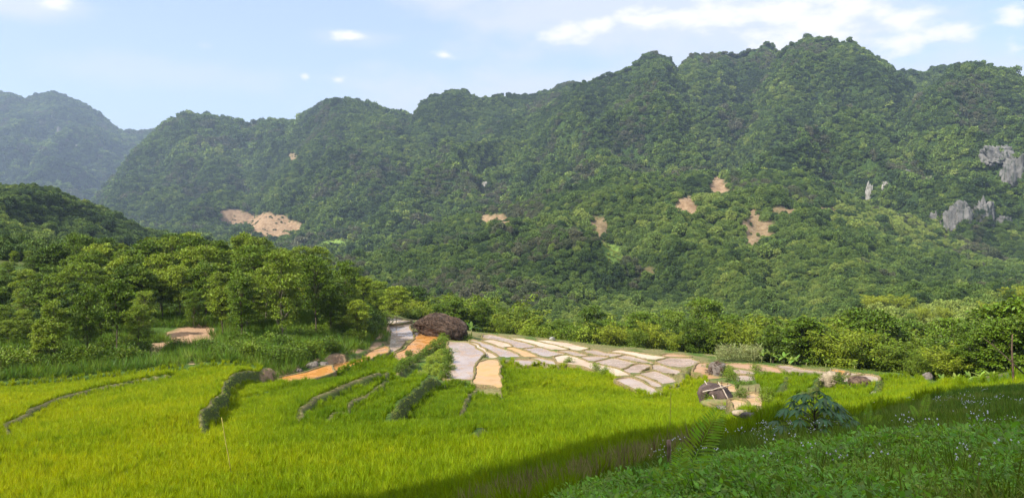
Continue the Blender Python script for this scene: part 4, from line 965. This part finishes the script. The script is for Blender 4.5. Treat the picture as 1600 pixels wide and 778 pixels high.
def nearwood():
    xs = []; r = rng
    n = 9000; y = np.sqrt(r.uniform(128**2, 240**2, n)); x = r.uniform(-0.9, 0.9, n)*y
    key = (np.floor(x/2.9).astype(np.int64)*100003+np.floor(y/2.9).astype(np.int64)); _, fi = np.unique(key, return_index=True); x, y = x[fi], y[fi]; z = base_h(x, y)
    px_, py_ = pix(x, y, z); k = ~((np.abs(px_-1478) < 50) & (np.abs(py_-464) < 18)); x, y, z, px_ = x[k], y[k], z[k], px_[k]
    s = r.uniform(0.35, 0.75, len(x)); t = np.clip(0.6+0.25*(px_ > 1200)+(fbm(x/15, y/15, 3)-0.5)*0.6+r.normal(0, 0.1, len(x)), 0.22, 1)
    return tag(scatter('valley_woodland', np.stack([x, y, z-0.5*s], 1), rots(len(x), 0.12), np.stack([s, s, s*r.uniform(0.8, 1.3, len(x))], 1), t, fv, r.integers(7, 12, len(x))), 'light green scrub woodland on the valley floor and hill feet', 'forest', kind='stuff')
nearwood()
# forest on the hill behind the viewpoint
bx, by = [], []
n = 5000; x = rng.uniform(-185, 85, n); y = rng.uniform(-155, 38, n); h = back_h(x, y); k = (h > -8) & ~((y > -4) & (x > -y*1.1-26)) & (np.hypot(x, y) > 16)
x, y, h = x[k], y[k], h[k]; s = rng.uniform(0.5, 0.85, len(x))
tag(scatter('hill_forest', np.stack([x, y, h-0.8], 1), rots(len(x)), np.stack([s, s, s], 1), rng.uniform(0.3, 0.7, len(x)), fv, rng.integers(7, 12, len(x))), 'woodland covering the hillside behind the viewpoint', 'forest', kind='stuff')

# ================================================================== THINGS
def rock_mesh(name, seed, rx, ry, rz_, mat, rough=0.25, nu=48, nv=28, freq=1.6, zf=0.7):
    V = []; r = np.random.default_rng(seed); off = r.random(3)*50
    for j in range(nv+1):
        ph = math.pi*j/nv
        for i in range(nu):
            th = 2*math.pi*i/nu; d = np.array([math.sin(ph)*math.cos(th), math.sin(ph)*math.sin(th), math.cos(ph)])
            V.append(d)
    V = np.array(V)
    # superellipsoid with several planes cut off, then noise
    sg = np.abs(V)**0.8*np.sign(V); k = np.ones(len(V))
    for _ in range(9):
        nrm = unit(r.normal(size=3)); dd = V@nrm; lim = r.uniform(0.72, 0.95); k = np.where(dd > lim*1.0, np.minimum(k, lim/np.maximum(dd, 1e-3)), k)
    nz_ = fbm(V[:, 0]*freq+off[0]+V[:, 2]*freq*zf, V[:, 1]*freq+off[1]-V[:, 2]*freq*zf*1.4, 4, seed)-0.5
    nz3 = fbm(V[:, 0]*freq*5+off[0]+V[:, 2]*3, V[:, 1]*freq*5+off[1]-V[:, 2]*4, 3, seed+1)-0.5
    k = k*(1+nz_*rough*2+nz3*rough*0.6)
    V = sg*k[:, None]*np.array([rx, ry, rz_])
    F = [(j*nu+i, (j+1)*nu+i, (j+1)*nu+(i+1) % nu, j*nu+(i+1) % nu) for j in range(nv) for i in range(nu)]
    return mesh(name, V, F, mat, True)
def rock_mat(name, c1, c2, c3, scale=0.6, streak=1.0):
    m, t, o = newmat(name); g = G(t)
    co = g.n('ShaderNodeTexCoord').outputs['Object']; mp = g.n('ShaderNodeMapping'); mp.inputs['Scale'].default_value = (1, 1, 0.25 if streak else 1); g.l(co, mp.inputs[0])
    n1 = g.noise(scale, 7, 0.65, co); n2 = g.noise(scale*4, 6, 0.7, mp.outputs[0])
    c = g.mix(g.rng(n1, 0.35, 0.65), c1, c2); c = g.mix(g.rng(n2, 0.5, 0.62), c, c3)
    d = g.n('ShaderNodeBsdfPrincipled'); g.l(c, d.inputs['Base Color']); d.inputs['Roughness'].default_value = 0.9
    b = g.n('ShaderNodeBump'); b.inputs['Strength'].default_value = 0.9; b.inputs['Distance'].default_value = 0.3/scale*0.3; g.l(g.math('ADD', n1, n2), b.inputs['Height']); g.l(b.outputs[0], d.inputs['Normal'])
    g.l(d.outputs[0], o.inputs[0]); return m
M_bould = rock_mat('brown_rock', (0.055, 0.034, 0.022), (0.13, 0.085, 0.058), (0.022, 0.014, 0.010), 0.5)
M_root = simple('dry_root', (0.045, 0.028, 0.018), (0.13, 0.085, 0.058), 3, 0.95)
M_grey = rock_mat('grey_rock', (0.11, 0.09, 0.075), (0.19, 0.165, 0.14), (0.06, 0.045, 0.035), 1.2)
M_straw = simple('straw', (0.20, 0.16, 0.10), (0.32, 0.26, 0.18), 5, 0.95)
M_lime = rock_mat('limestone', (0.09, 0.088, 0.08), (0.18, 0.17, 0.155), (0.04, 0.05, 0.035), 0.09)
M_limew = rock_mat('white_limestone', (0.24, 0.225, 0.19), (0.40, 0.38, 0.33), (0.10, 0.10, 0.07), 0.16)
# the big boulder wrapped in dead roots
bc = ground_pt(686, 531)
bz = bc[2]
b_root = empty('boulder', (bc[0], bc[1]+2.2, bz)); b_root.scale = (0.94, 0.94, 0.78); tag(b_root, 'huge dark brown boulder matted with dead roots among the flooded plots', 'boulder')
def bshape(v):
    x = v[..., 0]/3.55; z = v[..., 2]; up = np.interp(x, [-1.1, -0.8, -0.35, 0, 0.35, 0.7, 1.1], [0.45, 0.62, 0.95, 1.06, 0.86, 0.80, 0.72]); v = v.copy()
    v[..., 2] = np.where(z > 0, z*up, z); v[..., 2] -= 0.35*x; v[..., 1] -= 0.5*x*(z < 1); return v
bm = rock_mesh('rock', 11, 3.55, 2.7, 2.45, M_bould, 0.20, 110, 70, 1.9)
_c = np.zeros(len(bm.vertices)*3, np.float32); bm.vertices.foreach_get('co', _c); bm.vertices.foreach_set('co', bshape(_c.reshape(-1, 3).astype(float)).astype(np.float32).ravel()); bm.update()
o = ob('rock', bm, b_root, (0, 0, 1.25))
def surf_pts(th, ph):
    return np.array([3.55*math.sin(ph)*math.cos(th), 2.7*math.sin(ph)*math.sin(th), 2.45*math.cos(ph)])
rt = MB(); r_ = np.random.default_rng(5)
for i in range(300):
    th = r_.uniform(-3.3, 0.4); ph = r_.uniform(0.05, 1.2); dth = r_.normal()*0.55; dph = r_.uniform(0.15, 0.9); m_ = 6; pts = []
    for s_ in np.linspace(0, 1, m_):
        a_, p_ = th+dth*s_+r_.normal()*0.04, min(1.75, ph+dph*s_)
        v = surf_pts(a_, p_); v = np.abs(v/np.array([3.55, 2.7, 2.45]))**0.8*np.sign(v)*np.array([3.55, 2.7, 2.45]); pts.append(bshape(v*r_.uniform(0.98, 1.10))+np.array([0, 0, 1.25]))
    w0 = r_.uniform(0.015, 0.05); rt.tube(pts, np.linspace(w0, w0*0.4, m_), 4)
ob('roots', rt.me('roots', M_root), b_root)
# rocks along the orange channel
for px, py, sx, sz, lab in [(488,577,0.6,0.5,'grey rounded rock at the edge of the orange muddy water, largest of three'),(506,573,0.45,0.3,'pale flat rock just right of the largest one on the muddy channel'),(468,581,0.35,0.25,'small reddish rock left of the largest one on the muddy channel'),
                            (863,531,0.45,0.3,'small white stone on the far margin of the flooded fields'),(1449,592,0.4,0.4,'small pale stone on the verge beyond the right-hand rice')]:
    p = ground_pt(px, py); o = ob('rock', rock_mesh('rock', int(px), sx, sx*0.8, sz, M_grey if px != 863 else M_limew, 0.2, 28, 18), None, (p[0], p[1], p[2]+sz*0.35)); tag(o, lab, 'rock')
# dark dome rock with pale poles laid across
p = ground_pt(1120, 628); dr = empty('dark_rock', (p[0], p[1]+0.6, p[2])); tag(dr, 'low dark dome of rock beside the tan mud plot', 'rock')
M_dk = rock_mat('dark_rock', (0.05, 0.03, 0.025), (0.11, 0.075, 0.06), (0.03, 0.02, 0.015), 1.5, 0)
ob('rock', rock_mesh('rock', 31, 1.25, 1.1, 0.95, M_dk, 0.14, 60, 36), dr, (0, 0, 0.1))
M_pole = simple('pale_pole', (0.30, 0.24, 0.18), (0.45, 0.38, 0.31), 6, 0.7)
def pole(a, b, r0, lab, nm='pole', cat='pole', mat=None, k=8):
    mb = MB(); a = np.array(a, float); b = np.array(b, float); n = 7; t = np.linspace(0, 1, n)[:, None]
    mb.tube((b-a)*t+rng.normal(0, r0*0.25, (n, 3)), np.linspace(r0, r0*0.8, n), k)
    return tag(ob(nm, mb.me(nm, mat or M_pole), None, a), lab, cat)
q0 = np.array([p[0], p[1]+0.6, p[2]])
pole(q0+(-1.0, -0.95, 0.75), q0+(0.95, -0.6, 1.12), 0.045, 'long pale pole lying across the low dark rock')
pole(q0+(-0.35, -1.3, 0.35), q0+(-0.6, 0.2, 1.22), 0.04, 'short pale pole crossing the long one at its left end on the dark rock')
pole(q0+(0.55, -1.25, 0.4), q0+(0.2, -0.2, 1.22), 0.04, 'short pale pole leaning on the right part of the dark rock')
# grassy mound with pale stones in front of it
mp_ = ground_pt(1135, 637); o = ob('earth_mound', rock_mesh('earth_mound', 44, 1.2, 0.5, 0.28, simple('dry_mound', (0.20, 0.15, 0.07), (0.11, 0.14, 0.035), 3, 0.95, 0.5), 0.2, 40, 24), None, (mp_[0]-0.1, mp_[1]+0.7, mp_[2]+0.05)); tag(o, 'low mound of dry yellow earth in front of the dark rock', 'mound')
for i, (px, py) in enumerate([(1120,634),(1133,639),(1146,642),(1158,646),(1170,650),(1182,653)]):
    p = ground_pt(px, py); o = ob('stone', rock_mesh('stone', 60+i, 0.55, 0.18, 0.14, M_grey if i % 2 else M_straw, 0.3, 18, 12), None, (p[0], p[1], p[2]+0.05)); o.rotation_euler = (0, 0, -0.5); tag(o, 'flat pale stone in the row edging the tan mud plot', 'stone', 'flat stones edging the tan mud plot')
# heaps on the small mounds
def heap(px, py, w_, h_, lab, mat, n=130, ln=0.6):
    p = ground_pt(px, py); e = empty('debris_heap', (p[0], p[1]+w_*0.4, p[2])); tag(e, lab, 'heap')
    ob('core', rock_mesh('core', int(px), w_, w_*0.8, h_, mat, 0.25, 30, 20), e); mb = MB(); r = np.random.default_rng(int(px))
    for i in range(n):
        d = unit(r.normal(size=3)); d[2] = abs(d[2]); c = d*np.array([w_, w_*0.8, h_])*0.95; v = unit(r.normal(size=3)*np.array([1, 1, 0.6]))*ln*r.uniform(0.3, 0.8)
        mb.tube([c-v, c+r.normal(size=3)*0.05, c+v], [0.02, 0.035, 0.015], 4)
    ob('sticks', mb.me('sticks', M_root if mat is not M_straw else M_straw), e)
heap(1122, 585, 0.75, 1.0, 'grey heap of roots and dead wood on the ring-shaped green island', M_grey)
heap(1303, 597, 0.8, 0.7, 'grey straw heap on the grassy corner left of the right-hand pool', M_straw)
heap(1345, 600, 0.8, 0.5, 'brown lump of earth standing in the right-hand pool', M_root, 40, 0.3)
for px, py, h, c, lab in [(1106,580,.7,.6,'low bush at the left end of the ring-shaped green island'),(1136,584,.9,.6,'bush right of the root heap on the green island'),(1140,590,.9,.7,'bush at the right tip of the green island'),(1132,576,.8,.7,'bush behind the root heap on the green island'),
    (1146,600,1.0,.5,'bush between the ring-shaped plot and the square pool'),(1183,583,.9,.6,'bush at the upper right corner of the square pool'),(1183,597,.9,.5,'bush right of the square pool'),(1160,607,.7,.5,'bush in front of the square pool, left one'),(1172,608,.7,.5,'bush in front of the square pool, right one'),
    (1157,622,.8,.4,'dark bush between the two tan mud plots'),(1196,622,.8,.6,'bush at the upper right of the smaller tan mud plot'),(1197,634,.8,.7,'bush at the lower right of the smaller tan mud plot'),(1312,598,.9,.4,'dark bush right of the grey straw heap'),(1295,590,.8,.5,'bush left of the grey straw heap'),(1106,629,.8,.5,'small bush in the rice left of the low dark rock'),
    (891,570,.9,.7,'small bush on the rice edge, leftmost of three by the pale plot'),(930,580,.9,.7,'small bush on the rice edge, middle one of three by the pale plot'),(947,586,.9,.7,'small bush on the rice edge, rightmost of three by the pale plot')]:
    p = ground_pt(px, py); plant('shrub', p[0], p[1], h, c, lab, 'bush', None, 1.0) if False else None
    k = random.random()
    for_ = (px, py)
    SH = None
    globals().setdefault('_bush_q', []).append((p, h, c, lab))
_sh = [shrub(k+10, 1.8, 1.3, 0.16, 1100) for k in range(2)]
for i, (p, h, c, lab) in enumerate(_bush_q):
    r0 = empty('bush', (p[0], p[1], p[2]-0.05), random.random()*6); s = h/1.8; r0.scale = (s*1.1, s*1.1, s); tag(r0, lab, 'bush')
    for nm, m_ in zip(('stem', 'foliage'), _sh[i % 2]):
        c_ = ob(nm, m_, r0); c_.color = (c, c, c, 1)
# posts of the small fence in the tan plot
for i, (px, py) in enumerate([(1109,603),(1120,605),(1128,606),(1137,608),(1169,617),(1180,617),(1186,618),(1190,622),(1191,632)]):
    p = ground_pt(px, py); pole((p[0], p[1], p[2]-0.1), (p[0]+rng.normal()*0.03, p[1], p[2]+0.55), 0.03, 'short wooden post standing in the tan mud plots', 'post', 'post', M_root)['group'] = 'short posts in the tan mud plots'
# banana plants
M_ban = leaf_mat('banana_leaf', [(0, (0.10, 0.20, 0.02)), (1, (0.26, 0.36, 0.05))], 0.4, 0.4, 0.4, 'random', 0.2)
def banana(k):
    r = np.random.default_rng(900+k); t = MB(); t.tube([(0, 0, 0), (0.02, 0, 0.5), (0, 0, 1.0)], [0.09, 0.08, 0.05], 8); f = MB()
    for i in range(8):
        a = i*2.4+r.normal()*0.3; up = r.uniform(0.5, 1.6); d = np.array([math.cos(a), math.sin(a), up]); d /= np.linalg.norm(d); s_ = np.array([-math.sin(a), math.cos(a), 0]); ln = r.uniform(1.0, 1.6); p = np.array([0, 0, 0.95]); prev = None; V = []
        for j in range(7):
            u = j/6; w_ = 0.2*math.sin(math.pi*min(1, 0.12+u*0.9))**0.7; c = p+d*ln*u+np.array([0, 0, -0.75*u*u*(1.8-up)]); V += [c-s_*w_+np.array([0, 0, -0.04]), c, c+s_*w_+np.array([0, 0, -0.04])]
        F = [(j*3+q, j*3+q+1, j*3+q+4, j*3+q+3) for j in range(6) for q in range(2)]; f.add(V, F)
    return t.me('stem', M_culm), f.me('leaves', M_ban)
bans = [banana(k) for k in range(3)]
for i, (px, d, h, lab) in enumerate([(736,105,2.6,'banana plant beside the right shoulder of the big boulder'),(1194,82,2.0,'banana plant at the right end of the maize patch'),(1208,82,1.9,'banana plant second from the maize patch along the verge'),(1229,79,1.9,'upright banana plant on the verge, third from the maize patch'),
    (1240,78,1.3,'small drooping banana plant between two taller ones on the verge'),(1246,77,1.6,'banana plant fifth from the maize patch along the verge'),(1264,76,1.2,'low banana plant with drooping leaves on the verge'),(1295,74,1.2,'banana plant alone on the verge behind the orange puddle'),(1340,72,1.1,'small banana shoot behind the right-hand pool'),
    (1478,58,1.2,'banana plant at the far right end of the rice, leftmost there'),(1500,56,1.2,'banana plant at the far right rice edge, second there'),(1522,54,1.2,'banana plant at the far right rice edge with a bent leaf'),(1540,53,1.5,'tallest banana plant at the far right rice edge'),(1556,50,1.2,'banana plant near the bare leaning branch')]):
    x = (px-800)/1200*d; e = empty('banana_plant', (x, d, hz(x, d)-0.05), i*1.3); s = h/2.3; e.scale = (s, s, s); tag(e, lab, 'banana plant')
    ob('stem', bans[i % 3][0], e); ob('leaves', bans[i % 3][1], e)
# maize patch
M_maize = leaf_mat('maize_leaf', [(0, (0.16, 0.20, 0.06)), (1, (0.32, 0.32, 0.13))], 0.35, 0.2, 0.6, 'random', 0.3)
def maize(k):
    r = np.random.default_rng(950+k); t = MB(); t.tube([(0, 0, 0), (0.02, 0.01, 0.9), (0, 0, 1.75)], [0.02, 0.016, 0.006], 5)
    n = 16; z = np.linspace(0.15, 1.6, n); a = np.arange(n)*3.14+r.normal(size=n)*0.5; P = np.stack([a*0, a*0, z], 1); D = np.stack([np.cos(a), np.sin(a), r.uniform(0.2, 1.1, n)], 1)
    return t.me('stalk', M_culm), leafmesh('leaves', leafv(P, D, 0.65, 0.08, r, (0, 0, 1)), M_maize)
mz = [maize(k) for k in range(3)]
for i in range(78):
    px = 1124+(i % 26)*2.7+random.uniform(-1, 1); d = 84-(px-1124)*0.03+(i//26)*1.1+random.uniform(-.3, .3); x = (px-800)/1200*d
    e = empty('maize_plant', (x, d, hz(x, d)), random.random()*6); s = random.uniform(0.75, 1.05); e.scale = (s, s, s); tag(e, 'dry-leaved maize plant in the small patch by the bamboo', 'maize', 'maize plants in the small patch')
    ob('stalk', mz[i % 3][0], e); ob('leaves', mz[i % 3][1], e)
# ---------- foreground: cassava, ferns, stakes
M_cas = leaf_mat('cassava_leaf', [(0, (0.05, 0.13, 0.04)), (1, (0.08, 0.18, 0.055))], 0.3, 0.4, 0.35, 'random', 0.2)
p = ground_pt(1272, 693); cz = hz(p[0], p[1]); cs = empty('cassava_plant', (p[0], p[1], cz-0.02)); cs.scale = (1.2, 1.2, 1.15); tag(cs, 'dark green cassava plant with hand-shaped leaves on the near slope', 'plant')
r = np.random.default_rng(77); t = MB(); lf = MB(); Hc = 0.62
t.tube([(0, 0, 0), (0.01, 0, 0.2), (0, 0.01, Hc*0.8)], [0.016, 0.012, 0.008], 6)
for i in range(34):
    a = i*2.4+r.normal()*0.25; v = i/33; zt = Hc*(0.35+0.55*v); ln = 0.16+0.42*(1-v)*r.uniform(0.75, 1.05); b = np.array([math.cos(a), math.sin(a), 0.0]); e_ = np.array([0, 0, zt])+b*ln+np.array([0, 0, 0.14*(0.3+v)])
    t.tube([(0, 0, zt*0.85), (0, 0, zt*0.95)+b*ln*0.5+np.array([0, 0, 0.06]), e_], [0.005, 0.004, 0.003], 4)
    for j in range(7):
        an = a+(j-3)*0.62; d = np.array([math.cos(an), math.sin(an), -0.35-0.1*r.random()]); L_ = 0.17*(1-0.09*abs(j-3))*r.uniform(0.85, 1.15); w_ = L_*0.15; sd_ = np.array([-math.sin(an), math.cos(an), 0]); V = []
        for u, wv, dr_ in [(0, .15, 0), (.35, .8, 0), (.65, 1, -.03), (1, .02, -.11)]:
            c = e_+d*L_*u+np.array([0, 0, dr_*L_*2.5]); V += [c-sd_*w_*wv, c+np.array([0, 0, -0.006]), c+sd_*w_*wv]
        lf.add(V, [(k*3+q, k*3+q+1, k*3+q+4, k*3+q+3) for k in range(3) for q in range(2)])
ob('stem', t.me('stem', M_barkd), cs); ob('leaves', lf.me('leaves', M_cas), cs)
M_fern = leaf_mat('fern_frond', [(0, (0.36, 0.56, 0.05)), (1, (0.46, 0.62, 0.07))], 0.4, 0.3, 0.45, 'random', 0.15)
def fern(px, py, lab, fronds, d0=2.0):
    p = ground_pt(px, py, d0=d0); e = empty('fern', (p[0], p[1], hz(p[0], p[1]))); tag(e, lab, 'fern')
    for tip, ln in fronds:
        tip = np.array(tip, float); mb = MB(); P = []; D = []; L_ = []; n = 34; pts = []
        for j in range(n):
            u = j/(n-1); c = tip*u*ln+np.array([0, 0, 1])*(0.35*math.sin(u*math.pi*0.8))*ln*0.45; pts.append(c)
        pts = np.array(pts); mb.tube(pts[::3], np.linspace(0.006, 0.002, len(pts[::3])), 4); T = unit(np.gradient(pts, axis=0)); S = unit(np.cross(T, (0.2, -0.9, 0.6)))
        for j in range(4, n):
            for sg in (-1, 1): P.append(pts[j]); D.append(S[j]*sg+T[j]*0.45); L_.append(0.15*ln*math.sin(math.pi*min(1, (j/(n-1))*0.86+0.14))**0.8+0.01)
        v = leafv(np.array(P), np.array(D), np.array(L_), np.array(L_)*0.17, rng, (0.2, -0.9, 0.6)); mb.quads(v); ob('frond', mb.me('frond', M_fern), e)
fern(1056, 800, 'light green fern with long ladder-like fronds beside the thin stake', [((0.42, 0.1, 0.75), 0.95), ((0.05, -0.1, 0.8), 0.62), ((-0.4, 0.1, 0.6), 0.45)])
fern(1352, 682, 'small yellow-green fern on the slope right of the cassava', [((0.1, 0, 0.8), 0.6), ((0.5, -0.1, 0.6), 0.5), ((-0.5, 0, 0.6), 0.45)])
fern(1438, 668, 'small pale fern higher up the near slope', [((0.2, 0, 0.8), 0.65), ((-0.4, -0.1, 0.6), 0.55), ((0.5, 0, 0.4), 0.5)])
fern(1570, 775, 'pale yellow-green fern in the lower right corner weeds', [((0.2, -0.2, 0.5), 0.2), ((-0.4, -0.1, 0.4), 0.2)])
M_stake = simple('stake_wood', (0.20, 0.12, 0.08), (0.34, 0.22, 0.15), 9, 0.8)
M_reed = simple('yellow_reed', (0.40, 0.33, 0.08), (0.50, 0.42, 0.12), 5, 0.8)
p = ground_pt(1049, 757); pt = P3(1044, 686, p[1]); pole((p[0], p[1], p[2]-0.1), pt, 0.032, 'brown wooden stake upright between the rice and the near weeds', 'stake', 'stake', M_stake)
p = ground_pt(1047, 668); pt = P3(1048, 612, p[1]); pole(p, pt, 0.012, 'thin yellow reed standing in the rice straight behind the wooden stake', 'reed', 'reed', M_reed, 5)
p = ground_pt(361, 738); pt = P3(346, 652, p[1]); pole(p, pt, 0.014, 'thin yellow reed leaning in the rice on the left', 'reed', 'reed', M_reed, 5)
p = ground_pt(1585, 604); st = empty('dead_tree', (p[0], p[1], hz(p[0], p[1])-0.1)); tag(st, 'bare thin dead tree with a leaning branch at the right edge', 'dead tree')
tb = MB(); base = np.array([p[0], p[1], hz(p[0], p[1])-0.1]); P_ = lambda a, b: P3(a, b, p[1])-base
tb.tube([(0, 0, 0), P_(1583, 580), P_(1581, 545), P_(1582, 522)], [0.05, 0.042, 0.032, 0.02], 7); ob('trunk', tb.me('trunk', M_root), st)
b2 = MB(); b2.tube([P_(1537, 528), P_(1556, 543), P_(1580, 565), P_(1600, 584)], [0.008, 0.018, 0.028, 0.03], 6); b2.tube([P_(1556, 543), P_(1550, 535)], [0.01, 0.004], 4); b2.tube([P_(1575, 561), P_(1590, 566), P_(1610, 560)], [0.012, 0.008, 0.004], 4); ob('branch', b2.me('branch', M_barkd), st)
# ---------- limestone cliffs among the forest
def seen_pt(px, py, y0=300, y1=2600):
    ds = np.linspace(y0, y1, 1500); yy = (389-py)/1200; k = ds/(ca+yy*sa); Xs = (px-800)/1200*k; Zs = (yy*ca-sa)*k; g = base_h(Xs, ds); h = np.nonzero(Zs <= g)[0]
    i = h[0] if len(h) else len(ds)-1; return np.array([Xs[i], ds[i], Zs[i]])
for i, (px, py, wpx, hpx, mt, lab) in enumerate([(1358,302,5,30,M_limew,'bright white limestone face on the right mountain, tallest of the pale ones'),(1383,297,5,20,M_limew,'white limestone face just right of the tallest white one'),(1398,294,3,9,M_limew,'small white rock face, rightmost of the white ones'),
    (1466,342,12,22,M_lime,'grey cliff low on the right mountain, leftmost of its row'),(1500,337,20,30,M_lime,'broad grey cliff low on the right mountain, second of its row'),(1538,332,15,30,M_lime,'grey cliff low on the right mountain, third of its row'),(1568,345,12,12,M_lime,'low grey cliff, rightmost of the row on the right mountain'),
    (1562,240,26,22,M_lime,'wide grey cliff high at the right edge of the mountain'),(1590,266,22,36,M_lime,'tall grey cliff at the right edge of the photo'),(1420,270,10,10,M_lime,'small grey outcrop in the forest above the white faces'),
    (757,290,5,9,M_limew,'small white outcrop on the middle mountain'),(92,205,3,10,M_lime,'thin pale streak of rock high on the far left mountain'),(104,222,3,8,M_lime,'pale streak of rock below the higher one on the far left mountain'),(120,230,2,6,M_limew,'small white rock right of the pale streaks on the far left mountain')]):
    q = seen_pt(px, py+hpx*0.3); d = q[1]; w_ = wpx*d/1200; h_ = hpx*d/1200*0.6
    e = ob('rock_cliff', rock_mesh('rock_cliff', 130+i, w_, w_*0.5, h_*1.3, mt, 0.55, 72, 50, 4.5, 0.12), None, (q[0], q[1]+w_*0.1, q[2]+h_*0.1)); tag(e, lab, 'cliff')

# ------------------------------------------------------------------ haze: the air of the valley
hm = bpy.data.materials.new('haze'); hm.use_nodes = True; hn = hm.node_tree; hn.nodes.clear()
ho = hn.nodes.new('ShaderNodeOutputMaterial'); hv = hn.nodes.new('ShaderNodeVolumePrincipled'); hn.links.new(hv.outputs[0], ho.inputs['Volume'])
hv.inputs['Color'].default_value = (0.60, 0.76, 1.0, 1); hv.inputs['Density'].default_value = 1.35e-4; hv.inputs['Anisotropy'].default_value = 0.2
x0, x1, y0, y1, z0, z1 = -15500, 15500, -6500, 15500, -47, 560
hb = mesh('haze', [(x0, y0, z0), (x1, y0, z0), (x1, y1, z0), (x0, y1, z0), (x0, y0, z1), (x1, y0, z1), (x1, y1, z1), (x0, y1, z1)], [(0, 3, 2, 1), (4, 5, 6, 7), (0, 1, 5, 4), (1, 2, 6, 5), (2, 3, 7, 6), (3, 0, 4, 7)], hm)
tag(ob('haze', hb), 'thin bluish haze filling the valley air', 'haze', kind='stuff')
